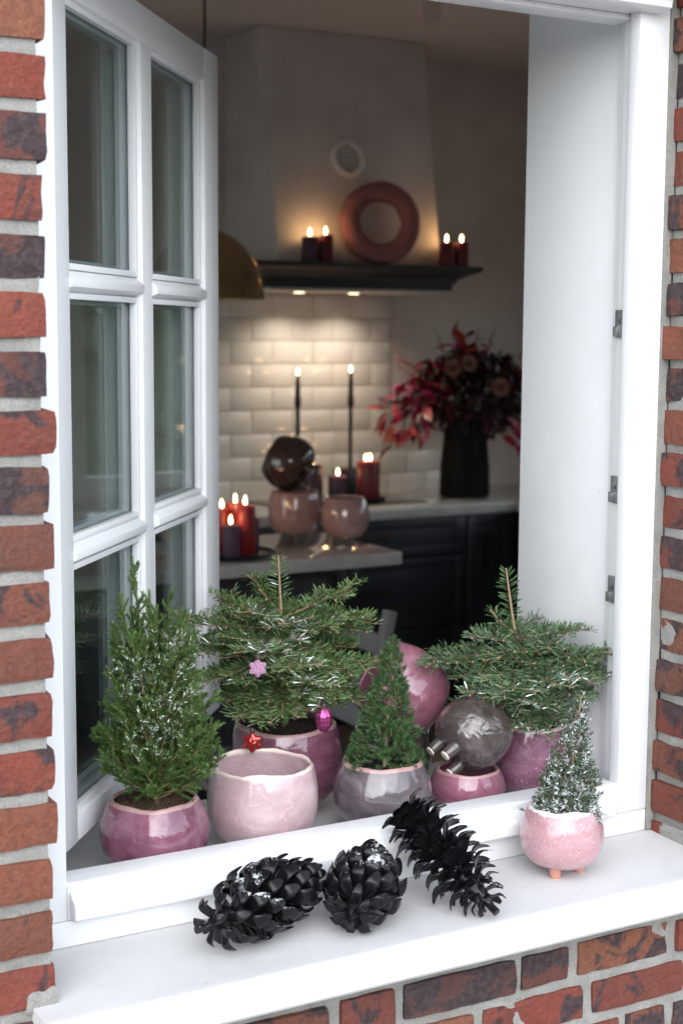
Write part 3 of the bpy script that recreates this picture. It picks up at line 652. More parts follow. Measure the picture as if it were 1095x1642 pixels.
# ------------------------------------------------------------------ pots
def rim_rows(mb, n=72):
    for j in (26, 27, 28, 29):
        for i in range(n): mb.mi[j*n+i] = 1
    return mb
def pot_mesh(R, H, rr, base=.42, wob=.02, rimw=.003, seed=0, foot=.012, th=.0045, square=.0, full=1.0):
    """round-bellied hand-thrown pot; its floor sits `foot` above z = 0"""
    prof = []; N = 26
    for i in range(N+1):
        t = i/N; z = foot+(H-foot)*t
        tw = .50                                         # height of the belly
        if t < tw: k = (1-((tw-t)/tw)**2.15)**.5; r = R*(base+(1-base)*k)
        else:
            k = (1-((t-tw)/(1-tw)))**1.0; s = 1-((t-tw)/(1-tw))**2.1; r = rr+(R-rr)*s
        prof.append((r, z))
    prof = [(R*base*.4, foot+.0005)]+prof
    prof += [(rr-th*.3, H+.0012), (rr-th*.8, H+.0006), (rr-th, H-.003)]
    for i in range(1, 12):
        t = 1-i/12*.80; z = foot+(H-foot)*t
        tw = .5
        if t < tw: k = (1-((tw-t)/tw)**2.15)**.5; r = R*(base+(1-base)*k)
        else: s = 1-((t-tw)/(1-tw))**2.1; r = rr+(R-rr)*s
        prof.append((max(.003, r-th), z))
    def fn(r, z, a):
        t = z/H; q = Vector((cos(a)*1.3+seed*3.7, sin(a)*1.3, t*1.1))
        k = 1+wob*noise.noise(q*1.2)*1.3+square*cos(4*a+seed)+wob*.5*noise.noise(q*3.1)
        rw = rimw*(noise.noise(Vector((cos(a)*1.7+seed, sin(a)*1.7, 4)))*1.4+.35*noise.noise(Vector((cos(a)*5+seed, sin(a)*5, 9))))
        return r*k, z+rw*max(0, (t-.55)/.45)**2
    return rim_rows(MB().lathe(prof, 72, fn=fn))
def pot(parent, mat, footmat, R, H, rr, seed=0, foot=.012, name='body', feet=3, fr=.0085, fa=0.6, tip=None, rim=None, **kw):
    b = pot_mesh(R, H, rr, seed=seed, foot=foot, **kw).build(name, [mat, rim or mat], parent, smooth=70)
    for i in range(feet):
        a = fa+2*pi*i/feet; fx, fy = R*.44*cos(a), R*.44*sin(a); fl = foot*1.0
        f = MB().lathe([(fr*.82, 0), (fr*.9, .001), (fr, fl*.7), (fr*1.15, fl+.012)], 16).build('foot', footmat, b, loc=(fx, fy, 0), smooth=True)
        if tip: MB().lathe([(fr*.80, -.0022), (fr*.80, .0004)], 16).build('foot_pad', tip, f if False else b, loc=(fx, fy, 0))
    return b
BZ = .0200
def empty_pot(loc, label, mat, footmat, R, H, rr, axis=None, roll=0, **kw):
    """axis = direction of the pot's opening; loc is the belly centre when tilted"""
    if axis is None: t = thing('ceramic_pot', loc, label, 'pot', None)
    else:
        e = basis_from(axis, roll); c = Vector(loc)-e.to_matrix() @ Vector((0, 0, H*.5)); t = thing('ceramic_pot', c, label, 'pot', None, rot=e)
    pot(t, mat, footmat, R, H, rr, **kw); return t
# on the island
empty_pot((2.412, 2.887, ZC), 'salmon pink footed pot on the island carrying the tilted brown pot', 'glaze_salmon', 'foot_smoke', .093, .172, .082, seed=21, foot=.022, fr=.011, fa=.2)
empty_pot((2.525, 2.730, ZC), 'smaller salmon pink footed pot standing alone at the island corner', 'glaze_salmon', 'foot_smoke', .083, .160, .066, seed=22, foot=.022, fr=.010)
empty_pot(Vector((2.412, 2.887, ZC+.262))+rut(-.008, 0, .0), 'glossy brown pot lying tilted on the salmon pot in the kitchen', 'glaze_brown', 'foot_umber', .098, .165, .075, axis=rut(-.80, .42, -.25), seed=23, foot=.026, fr=.012, tip='foot_tip')
empty_pot((1.985, 2.900, ZC), 'brownish rose pot behind the candle tray next to the sash', 'glaze_salmon', 'foot_smoke', .085, .19, .07, seed=24)
# ------------------------------------------------------------------ vase with bouquet
vs_ = thing('black_vase', (3.742, 3.800, ZC), 'matt black tapering vase holding the dark red bouquet', 'vase')
MB().lathe([(.10, 0), (.112, .006), (.110, .12), (.098, .25), (.090, .33), (.094, .345), (.090, .345), (.085, .33), (.09, .2), (.06, .15)], 40, fn=lambda r, z, a: (r*(1+.012*sin(9*a)), z)).build('body', 'black_vase', vs_, smooth=True)
bq = thing('bouquet', (3.742, 3.800, ZC+.30), 'loose bouquet of maroon, crimson and pink leaves in the black vase', 'bouquet')
def V3_(g): return Vector((random.gauss(0, g), random.gauss(0, g), random.gauss(0, g)))
def leaf_mesh(L, W, mat, curl):
    q = MB(); n = 6; vs = []
    for i in range(n+1):
        t = i/n; w_ = W*sin(pi*min(1, t*1.02))**.75*(1-.25*t)+.0006; z = -curl*t*t*L; vs += [(-w_, t*L, z+.18*w_), (0, t*L, z-.10*w_), (w_, t*L, z+.18*w_)]
    q.add(vs, [(i*3+j, i*3+j+1, i*3+j+4, i*3+j+3) for i in range(n) for j in range(2)]); return q.mesh('leaf', mat, smooth=60)
LM = {c: [leaf_mesh(.085, .019, c, .25), leaf_mesh(.10, .024, c, .5), leaf_mesh(.07, .022, c, .1)] for c in ('leaf_maroon', 'leaf_crimson', 'leaf_magenta', 'leaf_dark', 'leaf_rust', 'leaf_olive')}
def leaf(p, d, c, s=1.0):
    r = Vector(d).normalized().to_track_quat('Y', 'Z') @ Euler((0, random.uniform(-1.2, 1.2), 0)).to_quaternion()
    link('leaf', random.choice(LM[c]), bq, p, r.to_euler(), (s, s, s))
random.seed(5)
ends = []
for i in range(32):
    a = random.uniform(0, 2*pi); e = random.uniform(-.2, 1.3); R_ = random.uniform(.14, .34)*(1-.15*e)
    ends.append((rut(R_*cos(e)*cos(a)*1.05, .10+R_*sin(e)*.85, R_*cos(e)*sin(a)*.62), None))
ends += [(rut(-.34, .05, .05), 'c'), (rut(-.36, .12, .0), 'c'), (rut(-.30, -.02, .06), 'c'), (rut(-.33, -.06, .02), 'r'), (rut(-.25, .22, .05), 'p'), (rut(-.28, .17, .1), 'p'), (rut(-.22, .27, .02), 'r'), (rut(-.2, .12, .16), 'c'), (rut(-.25, .0, .12), 'c'),
         (rut(.26, -.02, .1), 'p'), (rut(.25, -.10, .1), 'p'), (rut(.30, .03, .05), 'c'), (rut(.20, .30, 0), 'd'), (rut(.30, .29, .02), 'c'), (rut(-.06, .40, 0), 'c'), (rut(.06, .38, 0), 'd'), (rut(-.02, .36, .05), 'r')]
for E_, kind in ends:
    E_ = Vector(E_); mid = E_*.45+Vector((0, 0, .07)); pts = [Vector((E_.x*.05, E_.y*.05, -.15)), Vector((E_.x*.12, E_.y*.12, .03)), mid, E_]
    MB().tube(pts, [.003, .0028, .0022, .001], 5).build('flower_stem', 'stem', bq)
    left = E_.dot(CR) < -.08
    for j in range(9 if kind else 4):
        t = random.uniform(.25, 1); p = mid.lerp(E_, t)+Vector([random.gauss(0, .022) for _ in range(3)])
        d = (E_-mid).normalized()+Vector([random.gauss(0, .7) for _ in range(3)])-Vector((0, 0, .25))
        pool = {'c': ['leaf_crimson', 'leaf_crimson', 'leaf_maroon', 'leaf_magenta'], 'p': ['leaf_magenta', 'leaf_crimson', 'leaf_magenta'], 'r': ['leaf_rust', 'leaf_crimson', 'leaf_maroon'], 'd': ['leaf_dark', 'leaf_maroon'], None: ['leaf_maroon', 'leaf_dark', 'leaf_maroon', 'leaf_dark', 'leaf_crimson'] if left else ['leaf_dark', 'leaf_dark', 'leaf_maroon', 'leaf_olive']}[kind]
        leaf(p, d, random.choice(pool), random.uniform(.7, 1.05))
q = MB(); random.seed(77)
for i in range(3000):
    v = Vector([random.gauss(0, 1) for _ in range(3)]).normalized(); rr = random.uniform(.35, 1)**.5; c = rut(.25*v.x*rr+.02, .15+.185*v.z*rr, .19*v.y*rr); d = (v+V3_(.6)).normalized(); L_ = random.uniform(.02, .05); sd_ = d.cross(Vector((.2, .4, .9))).normalized()*L_*.28
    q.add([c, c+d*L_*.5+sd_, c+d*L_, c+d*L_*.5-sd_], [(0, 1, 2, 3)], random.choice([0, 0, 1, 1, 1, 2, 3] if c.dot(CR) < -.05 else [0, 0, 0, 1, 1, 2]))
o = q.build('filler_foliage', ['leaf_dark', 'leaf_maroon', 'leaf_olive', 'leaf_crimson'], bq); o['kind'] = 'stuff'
def bloom(p, r, mat, label=None):
    q = MB(); random.seed(int(r*1000))
    for ring, (n, tilt) in enumerate(((9, .35), (12, .8), (14, 1.25))):
        for i in range(n):
            a = 2*pi*i/n+ring*.4; d = Vector((cos(a)*sin(tilt), sin(a)*sin(tilt), cos(tilt))); sd_ = Vector((-sin(a), cos(a), 0)); b = d*r*.25; w_ = r*.2
            q.add([b-sd_*w_*.4, b+sd_*w_*.4, d*r*.75+sd_*w_, d*r, d*r*.75-sd_*w_], [(0, 1, 2, 3, 4)])
    o = q.build('bloom', mat, bq); o.location = p; o.rotation_euler = basis_from(CT+CU*.3)
bloom(rut(.13, .19, .22), .046, 'petal_tan'); bloom(rut(-.07, .27, .16), .044, 'petal_tan'); bloom(rut(.0, .29, .14), .040, 'petal_tan')
for e in (rut(-.33, .36, 0), rut(-.3, .28, -.03), rut(.12, .42, -.03), rut(.05, .43, 0), rut(-.13, .42, 0)):
    q = MB(); st0 = Vector((0, 0, .05)); ax = (e-st0)
    for i in range(60):
        t = random.uniform(.55, 1); p = st0+ax*t; d = ax.normalized()*.03+Vector([random.gauss(0, .008) for _ in range(3)]); q.tube([p, p+d], [.0012, .0004], 3)
    q.build('grass_plume', 'plume', bq)
    MB().tube([st0, st0+ax], [.002, .001], 4).build('flower_stem', 'plume', bq)
# ------------------------------------------------------------------ grey chair
ct = thing('wooden_chair', (1.80, 1.86, KZ0), 'grey painted slat-back wooden chair in front of the island', 'chair')
def beam(a, b, w_, d, name, par=ct):
    a = Vector(a); b = Vector(b); L = (b-a).length; o = box(-w_/2, w_/2, -d/2, d/2, 0, L).build(name, 'chair_paint', par, bevel=.004); o.location = a; o.rotation_euler = (b-a).to_track_quat('Z', 'Y').to_euler(); return o
for y in (-.19, .19):
    beam((.19, y, 0), (.165, y, .46), .034, .034, 'leg'); beam((.166, y, .455), (.262, y*1.0, .895), .034, .03, 'back_post'); beam((-.21, y, 0), (-.19, y, .43), .034, .034, 'leg')
box(-.23, .155, -.22, .22, .435, .46).build('seat', 'chair_paint', ct, bevel=.008)
for zz_, xx in ((.60, .197), (.70, .219), (.80, .241)):
    o = box(-.009, .009, -.173, .173, -.028, .028).build('back_slat', 'chair_paint', ct, bevel=.004); o.location = (xx, 0, zz_); o.rotation_euler = (0, .215, 0)
beam((.1, -.19, .2), (-.19, -.19, .2), .02, .02, 'stretcher'); beam((.1, .19, .2), (-.19, .19, .2), .02, .02, 'stretcher')

# ================================================================== WINDOW BOARD: pots and plants
def crumbs(mb, r, z, n, s):
    for _ in range(n):
        a = random.uniform(0, 2*pi); q = r*sqrt(random.random())*.95; c = Vector((q*cos(a), q*sin(a), z+random.uniform(0, .003))); k = s*random.uniform(.4, 1.2)
        v = [c+Vector([random.gauss(0, k) for _ in range(3)]) for _ in range(4)]; mb.add(v, [(0, 1, 2), (0, 2, 3), (0, 3, 1), (1, 3, 2)])
def soil(par, r, z, mat, seed=1, mound=.004, n=500, s=.0013):
    q = MB(); N, K = 40, 12; vs = [(0, 0, z+mound)]
    for j in range(1, K+1):
        for i in range(N):
            a = 2*pi*i/N; rr = r*j/K; p = Vector((rr*cos(a), rr*sin(a), seed)); vs.append((p.x, p.y, z+mound*(1-(j/K)**2)+noise.noise(p*70)*.003+noise.noise(p*200)*.0018))
    fs = [(0, 1+i, 1+(i+1) % N) for i in range(N)]+[(1+(j-1)*N+i, 1+j*N+i, 1+j*N+(i+1) % N, 1+(j-1)*N+(i+1) % N) for j in range(1, K) for i in range(N)]
    q.add(vs, fs); crumbs(q, r, z+mound*.5, n, s); return q.build('soil', mat, par)

class Needles:
    def __init__(s): s.p = []; s.d = []; s.n = []; s.L = []; s.W = []; s.fr = []; s.tn = []
    def add(s, p, d, nrm, L, W, fr, tn): s.p.append(p); s.d.append(d); s.n.append(nrm); s.L.append(L); s.W.append(W); s.fr.append(fr); s.tn.append(tn)
    def build(s, mat, parent, name='needles', blunt=True):
        n = len(s.p); P = np.array(s.p, float); D = np.array(s.d, float); D /= np.linalg.norm(D, axis=1)[:, None]; Nn = np.array(s.n, float)
        L = np.array(s.L)[:, None]; W = np.array(s.W)[:, None]
        sd_ = np.cross(D, Nn); sd_ /= np.linalg.norm(sd_, axis=1)[:, None]+1e-9; nn = np.cross(sd_, D)
        k = .72 if blunt else .38
        v0 = P; v1 = P+D*L*k+sd_*W*.5+nn*W*.12; v2 = P+D*L*k-sd_*W*.5+nn*W*.12; v3 = P+D*L-nn*L*.05; v4 = P+D*L*.55-nn*W*.18
        V = np.stack([v0, v1, v2, v3, v4], 1).reshape(-1, 3)
        b = np.arange(n)*5
        F = np.concatenate([np.stack([b, b+1, b+4], 1), np.stack([b, b+4, b+2], 1), np.stack([b+1, b+3, b+4], 1), np.stack([b+4, b+3, b+2], 1)])
        me = bpy.data.meshes.new(name); me.from_pydata(V.tolist(), [], F.tolist()); me.materials.append(m(mat))
        for nm, arr in (('frost', s.fr), ('tone', s.tn)):
            at = me.attributes.new(nm, 'FLOAT', 'POINT'); at.data.foreach_set('value', np.repeat(np.array(arr, np.float32), 5))
        o = link(name, me, parent); o['kind'] = 'stuff'; return o
def V3(g): return Vector((random.gauss(0, g), random.gauss(0, g), random.gauss(0, g)))

def frost_at(p, spots, base=0.0):
    f = base
    for (c, r, a) in spots:
        d = (Vector(p)-Vector(c)).length; f = max(f, a*max(0, 1-(d/r)**2))
    return f
def fir_shoot(N, tw, a, b, spots, L0=.0215, dens=900, thin=1.0, rad=.0011, sag=.0, tone=.5, tip_bud=True):
    """one shoot from a to b: a thin twig and two-ranked, forward-pointing flat needles"""
    a = Vector(a); b = Vector(b); ax = b-a; L = ax.length; axn = ax.normalized()
    upv = (Vector((0, 0, 1))-axn*axn.z); upv = upv.normalized() if upv.length > .2 else CT.copy()
    sdv = axn.cross(upv); pts = [a+ax*t+Vector((0, 0, -sag*4*t*(1-t))) for t in (0, .25, .5, .75, 1)]
    tw.tube(pts, [rad*1.3, rad*1.15, rad, rad*.85, rad*.6], 5)
    n = int(L*dens*thin)
    for i in range(n):
        t = (i+random.random())/n; p = a+ax*t+Vector((0, 0, -sag*4*t*(1-t)))
        side = 1 if i % 2 else -1; ph = random.gauss(1.25, .38)            # angle away from straight up
        al = random.gauss(1.12, .12)-.45*max(0, t-.82)/.18
        rad_d = upv*cos(ph)+sdv*(sin(ph)*side)
        d = axn*cos(al)+rad_d*sin(al)+V3(.05)
        ln = L0*random.uniform(.78, 1.12)*(1-.35*max(0, t-.85)/.15)*(.7+.3*min(1, t/.12))
        f = frost_at(p, spots); fr = 1.0 if random.random() < f*.14 else (random.uniform(.30, .46) if random.random() < f*1.3 else 0.0)
        N.add(p, d, upv*.8+sdv*(-side*.5)+V3(.15), ln, .0025, fr, min(1, max(0, random.gauss(tone, .17))))
    if tip_bud: tw.lathe([(.0008, -.001), (.0016, .0005), (.0011, .0022), (.0002, .003)], 6, tuple(b))
def fir(par, base, top, tips, spots, mat, seed, dens=760):
    random.seed(seed); base = Vector(base); top = Vector(top)
    MB().tube([base+Vector((0, 0, -.01)), base.lerp(top, .3)+V3(.002), base.lerp(top, .62), base.lerp(top, .63)], [.0036, .0032, .0028, .0026], 8).build('trunk', 'bark', par, smooth=True)
    for (h, tip, leader) in tips:
        at = base.lerp(top, h); tip = base+Vector(tip); N = Needles(); tw = MB()
        ax = tip-at; L = ax.length; axn = ax.normalized(); upv = Vector((0, 0, 1))-axn*axn.z; upv = upv.normalized() if upv.length > .2 else CT.copy(); sdv = axn.cross(upv)
        tn = random.uniform(.38, .62)
        fir_shoot(N, tw, at, tip, spots, dens=dens*(1.0 if not leader else .75), rad=.0013 if not leader else .0019, sag=L*.03, tone=tn)
        if not leader:
            ns = max(2, int(L/.021))
            for i in range(ns):
                f = .24+.70*(i+random.uniform(.2, .8))/ns; s_ = 1 if i % 2 else -1
                ln = min(.085, L*.62)*(1.08-f*.72)*random.uniform(.8, 1.15); an = random.uniform(.65, .95)
                p = at+ax*f+Vector((0, 0, -L*.03*4*f*(1-f))); d = axn*cos(an)+sdv*(s_*sin(an))+upv*random.gauss(.0, .16)
                e_ = p+d*ln; fir_shoot(N, tw, p, e_, spots, dens=dens*.95, rad=.0009, tone=tn+random.uniform(-.08, .08))
                if ln > .042:
                    for s2 in (1, -1):
                        an2 = .8; d2 = (d.normalized()*cos(an2)+sdv.cross(d).cross(d).normalized()*0+d.normalized().cross(upv).normalized()*s2*sin(an2)); p2 = p+d*ln*.45
                        fir_shoot(N, tw, p2, p2+d2*ln*.45, spots, dens=dens*.85, rad=.0007, tone=tn)
        br = tw.build('branch', 'twig', par); N.build(mat, br)

# --- A: juniper in plum pot
def potted(name, loc, label, cat): return thing(name, loc, label, cat)
AX, AY = .749, .127
pa = potted('potted_juniper', (AX, AY, BZ), 'feathery green juniper dusted with snow in a glossy plum pot by the sash', 'potted plant')
pot(pa, 'glaze_plum', 'foot_smoke', .0735, .111, .0575, seed=1, name='pot', wob=.022, rimw=.002, square=.012, rim='rim_clay'); soil(pa, .0545, .099, 'soil_straw', 2, .004, 900, .0018)
def spray(N, tw, a, b, spots, L0, dens, W, tone, rad=.0008, spread=.62, whorl=3):
    a = Vector(a); b = Vector(b); ax = b-a; L = ax.length; axn = ax.normalized(); r0 = Vector((0, 0, 1)) if abs(axn.z) < .9 else Vector((1, 0, 0))
    u_ = axn.cross(r0).normalized(); v_ = axn.cross(u_); tw.tube([a, a.lerp(b, .5), b], [rad, rad*.8, rad*.4], 4)
    n = max(2, int(L*dens))
    for i in range(n):
        t = (i+.5)/n; p = a+ax*t; ph0 = random.uniform(0, 6.28)
        for k in range(whorl):
            ph = ph0+k*2*pi/whorl; al = random.gauss(spread, .13)*(1-.45*t**3); rd = u_*cos(ph)+v_*sin(ph); d = axn*cos(al)+rd*sin(al)
            f = frost_at(p, spots); fr = 1.0 if random.random() < f else 0.0
            N.add(p, d, axn*.6+rd*-.6+V3(.1), L0*random.uniform(.75, 1.15), W, fr, min(1, max(0, random.gauss(tone, .18))))
def juniper(par, base, seed):
    random.seed(seed); base = Vector(base); stems = []
    spots = [(base+rut(.030, .165, .06), .055, .20), (base+rut(.012, .115, .07), .05, .20), (base+rut(-.022, .185, .04), .042, .16), (base+rut(.045, .20, .03), .038, .14), (base+rut(-.03, .10, .07), .035, .16), (base+rut(.02, .22, .02), .03, .3)]
    for r, u, t in [(-.030, .333, 0), (-.046, .285, .01), (.022, .290, .0), (.002, .268, .01), (-.055, .250, .02), (.040, .255, .0), (-.010, .285, -.02), (.05, .23, .02)]: stems.append((Vector((0, 0, .08)), rut(r, u, t), .5))
    for i in range(112):
        a = 2*pi*i*.618; lv = (i+.5)/112; u0 = .004+.135*lv; R_ = (.098-.050*lv)*random.uniform(.72, 1.08)
        if lv < .10: R_ *= .86
        stems.append((Vector((0, 0, u0)), rut(R_*cos(a)*1.0, u0+.012+(.030+.070*lv)*random.uniform(.75, 1.2), R_*sin(a)*.90), .6))
    for i in range(34):
        a = 2*pi*i*.618+1; lv = (i+.5)/34; u0 = .02+.12*lv; R_ = (.060-.030*lv)*random.uniform(.6, 1.0)
        stems.append((Vector((0, 0, u0)), rut(R_*cos(a), u0+.04+.05*lv, R_*sin(a)), .6))
    for (a_, tp, bow) in stems:
        N = Needles(); tw = MB(); a = base+a_; e_ = base+tp; md = a+Vector(((e_.x-a.x)*bow, (e_.y-a.y)*bow, (e_.z-a.z)*.36)); tn = random.uniform(.34, .62)
        def at(t): return a*(1-t)**2+md*2*t*(1-t)+e_*t*t
        tw.tube([at(t/5) for t in range(6)], [.0014, .0012, .001, .0008, .0007, .0004], 4)
        spray(N, tw, at(.66), e_, spots, .0074, 660, .0021, tn+.10, .0006)
        Lt = (e_-a).length; ns = max(5, int(Lt*150))
        for i in range(ns):
            t = .16+.80*(i+random.random())/ns; p = at(t); ax = (at(min(1, t+.05))-at(t-.05)).normalized(); ph = random.uniform(0, 6.28); r0 = ax.cross(Vector((.3, .5, .8))).normalized(); q = ax.cross(r0)
            an = random.uniform(.5, .95); d = ax*cos(an)+(r0*cos(ph)+q*sin(ph))*sin(an)+Vector((0, 0, .2)); ln = (.013+.016*(1-t))*random.uniform(.7, 1.25)
            spray(N, tw, p, p+d.normalized()*ln, spots, .0070, 600, .0021, tn+random.uniform(-.12, .14), .0005)
        br = tw.build('branch', 'twig', par); N.build('juniper_needle', br, blunt=False)
    MB().tube([base+Vector((0, 0, -.012)), base+Vector((.001, .001, .06)), base+Vector((-.004, 0, .14)), base+Vector((-.01, 0, .2))], [.0045, .0040, .003, .0015], 8).build('trunk', 'bark', par)
juniper(pa, (0.002, -.004, .105), 3)

# --- B: blush empty pot
empty_pot((.924, .150, BZ), 'pale blush unplanted pot with uneven rim between the two plum pots', 'glaze_blush', 'foot_clay', .0795, .129, .0715, seed=2, wob=.024, rimw=.004, foot=.012, square=.014, fa=.5)
# --- C: fir with ornaments in plum pot
CX, CY = 1.0385, .300
pc = potted('potted_fir', (CX, CY, BZ), 'wide bushy fir hung with three glass ornaments in a plum pot', 'potted plant')
pot(pc, 'glaze_plum_deep', 'foot_clay', .0865, .139, .0765, seed=3, name='pot', wob=.03, rimw=.0035, square=.02, rim='rim_clay'); soil(pc, .073, .124, 'soil', 4, .008, 900, .0017)
K = 1/1035
def T(h, x, u, t, leader=False): return (h, rut(x*K, u*K, t), leader)
tc_ = [T(.62, -8, 272, 0, True), T(.66, -50, 243, .0), T(.64, 108, 233, .02), T(.60, 130, 190, .05), T(.58, 135, 168, -.03), T(.50, 146, 114, .05), T(.44, 121, 62, .06), T(.44, 72, 78, .11), T(.58, -150, 176, .02), T(.54, -142, 140, .06),
       T(.46, -116, 88, .05), T(.36, -46, 42, .115), T(.36, 4, 48, .13), T(.36, -90, 58, .06), T(.36, 70, 50, .05), T(.38, 30, 60, -.08), T(.38, -40, 60, -.08), T(.60, -100, 200, -.05), T(.55, 30, 130, .15), T(.56, -40, 152, .14), T(.50, 62, 100, .14), T(.48, -82, 108, .12), T(.62, 20, 188, .10), T(.64, -48, 205, .09), T(.62, 65, 180, .09),
       T(.6, 60, 165, -.13), T(.6, -60, 172, -.13), T(.55, 0, 140, -.14), T(.5, 100, 120, -.11), T(.5, -110, 130, -.10), T(.46, 95, 95, .02), T(.46, -85, 85, .02)]
spC = [(rut(.0, .185, .10), .075, .95), (rut(.035, .165, .12), .05, .9), (rut(-.035, .165, .13), .05, .8), (rut(.045, .10, .14), .05, .95), (rut(-.045, .115, .13), .035, .7), (rut(-.13, .15, .03), .045, .7), (rut(.0, .235, .02), .05, .5), (rut(.07, .19, .07), .05, .5), (rut(-.12, .07, .05), .03, .5)]
zb = .134
spC = [(Vector(c)+Vector((0, 0, zb)), r, a) for c, r, a in spC]
fir(pc, (-.004, 0, zb), Vector((-.004, 0, zb))+rut(-5*K, .272*.97, 0), tc_, spC, 'fir_needle', 21)
# --- D: smoky pot with dwarf spruce
def spruce(par, base, H, R, seed, mat, frost, n=430, lean=(0, 0), spots=None, open_=.0):
    random.seed(seed); base = Vector(base); MB().tube([base+Vector((0, 0, -.01)), base+Vector((lean[0]*.5, lean[1]*.5, H*.5)), base+Vector((lean[0], lean[1], H))], [.003, .002, .0008], 6).build('trunk', 'twig', par)
    groups = 16
    for g in range(groups):
        N = Needles(); tw = MB()
        for i in range(n//groups):
            t = 1-sqrt(random.random()) if random.random() < .88 else random.random(); t = min(.995, t*1.02); a = (g+random.random())*2*pi/groups+t*9
            lump = 1+.42*noise.noise(Vector((cos(a)*2.2, sin(a)*2.2, t*9+seed)))+.10*noise.noise(Vector((cos(a)*6, sin(a)*6, t*22)))
            prof = (1-t)**.92 if t < .72 else (1-.72)**.92*(1-((t-.72)/.28)**1.5*.75)
            rr = max(.003, R*prof*lump*(1+open_*random.gauss(0, .5))); ln = min(rr*.95, .015*random.uniform(.7, 1.2)*(1-.3*t))
            c = base+Vector((lean[0]*t, lean[1]*t, H*t)); out = Vector((cos(a), sin(a), 0)); d = (out*(1.0-.45*t)+Vector((0, 0, .20+.75*t))+V3(.38)).normalized()
            e_ = c+out*rr+Vector((0, 0, ln*.3)); s0 = e_-d*max(.008, ln); tn = random.uniform(.25, .7)
            sp_ = [(e_, .02, frost*(1.25 if (out.dot(CT) > -.2) else .7)*random.choice([.2, .6, 1, 1.1]))] if frost else (spots or [])
            spray(N, tw, s0, e_+d*.002, sp_, .0070, 520, .0013, tn, .0006, .95, 5)
        br = tw.build('shoots', 'twig', par); br['kind'] = 'stuff'; N.build(mat, br, blunt=False)
DX, DY = 1.1147, .135
pd = potted('potted_spruce', (DX, DY, BZ), 'dense fresh green dwarf spruce cone in a smoky grey pot', 'potted plant')
pot(pd, 'glaze_smoke', 'foot_smoke', .0735, .111, .0585, seed=4, name='pot', wob=.026, rimw=.002, square=.012, rim='rim_clay'); soil(pd, .056, .097, 'soil_black', 6, .002, 200)
spruce(pd, (.002, .0, .097), .197, .053, 31, 'spruce_needle', 0, 560, (.012, -.004))
# --- F dark pot, E rose pot tilted on it
empty_pot((1.2315, .300, BZ), 'dark brownish grey pot half hidden behind the dwarf spruce', 'glaze_umber', 'foot_umber', .0635, .104, .0595, seed=12)
empty_pot((1.2520, .2850, .1800), 'glossy rose pot tipped on its side on top of the dark pot', 'glaze_rose', 'foot_clay', .0740, .128, .0600, axis=rut(-.78, .60, .12), seed=13, roll=.5, feet=0, wob=.02, rimw=.004)
# --- G small rose pot, H umber pot upside down on it
empty_pot((1.2736, .145, BZ), 'small rose pink pot under the dark overturned pot', 'glaze_rose_small', 'foot_clay', .0575, .073, .0480, seed=14, foot=.010, wob=.022, rimw=.0012, rim='rim_clay')
empty_pot((1.2690, .138, .1440), 'dark rippled umber pot overturned with its three feet showing', 'glaze_umber', 'foot_umber', .0578, .112, .043, axis=rut(.74, .52, -.44), seed=15, foot=.019, fr=.0098, tip='foot_tip', fa=.4, wob=.02)
# --- I: orchid pot with fir
IX, IY = 1.4135, .172
pi_ = potted('potted_fir', (IX, IY, BZ), 'fir with tall bare leader in a speckled orchid pot beside the white reveal', 'potted plant')
pot(pi_, 'glaze_orchid', 'foot_smoke', .0625, .122, .0570, seed=8, name='pot', wob=.012, rimw=.003, base=.68, rim='rim_pale'); soil(pi_, .0535, .111, 'soil', 8, .008, 900, .0017)
K = 1/1010
ti_ = [T(.50, -42, 252, 0.0, True), T(.60, -66, 186, .0), T(.56, -100, 152, .03), T(.50, -168, 118, .04), T(.34, -118, 42, .06), T(.42, -130, 90, .0), T(.58, 64, 170, .06), T(.52, 92, 138, .10), T(.48, 100, 100, .10), T(.38, 78, 72, .11), T(.30, 46, 24, .07),
       T(.30, -66, 24, .07), T(.28, -14, 26, .12), T(.3, -40, 40, -.05), T(.3, 30, 36, -.04), T(.48, -45, 92, .15), T(.5, 15, 102, .16), T(.5, 60, 110, .14), T(.56, -20, 140, .1), T(.58, 30, 150, .08), T(.44, -85, 70, .11), T(.42, 0, 68, .14), T(.58, 30, 150, -.06), T(.58, -60, 135, -.10), T(.55, 0, 150, -.10), T(.45, -100, 110, -.07), T(.5, 75, 125, .1), T(.56, -60, 125, .08)]
spI = [(rut(.03, .118, .14), .035, .95), (rut(-.02, .07, .15), .04, .7), (rut(.0, .09, .15), .035, .6), (rut(-.02, .03, .12), .035, .6), (rut(-.09, .06, .10), .04, .55), (rut(.11, .10, .12), .03, .6), (rut(-.02, .2, 0), .03, .3), (rut(-.07, .16, .02), .03, .4), (rut(.06, .06, .13), .03, .5)]
zb = .118; spI = [(Vector(c)+Vector((0, 0, zb)), r, a) for c, r, a in spI]
fir(pi_, (-.004, 0, zb), Vector((-.004, 0, zb))+rut(-42*K, .252*.97, 0), ti_, spI, 'fir_needle_blue', 22)
# --- J: pink pot with frosted spruce on the outer sill
pj = potted('potted_spruce', (1.2838, -.077, -.002), 'snow-dusted dwarf spruce in a pale pink footed pot on the stone sill', 'potted plant')
pot(pj, 'glaze_pink', 'foot_clay', .0595, .098, .0465, seed=9, name='pot', foot=.014, fr=.0085, fa=3.75, tip='foot_tip', wob=.014, rimw=.003, base=.5, feet=3); soil(pj, .044, .080, 'soil', 10, .003, 200)
spruce(pj, (.006, .0, .078), .178, .044, 32, 'frosted_needle', .30, 540, (.018, -.006), open_=.22)

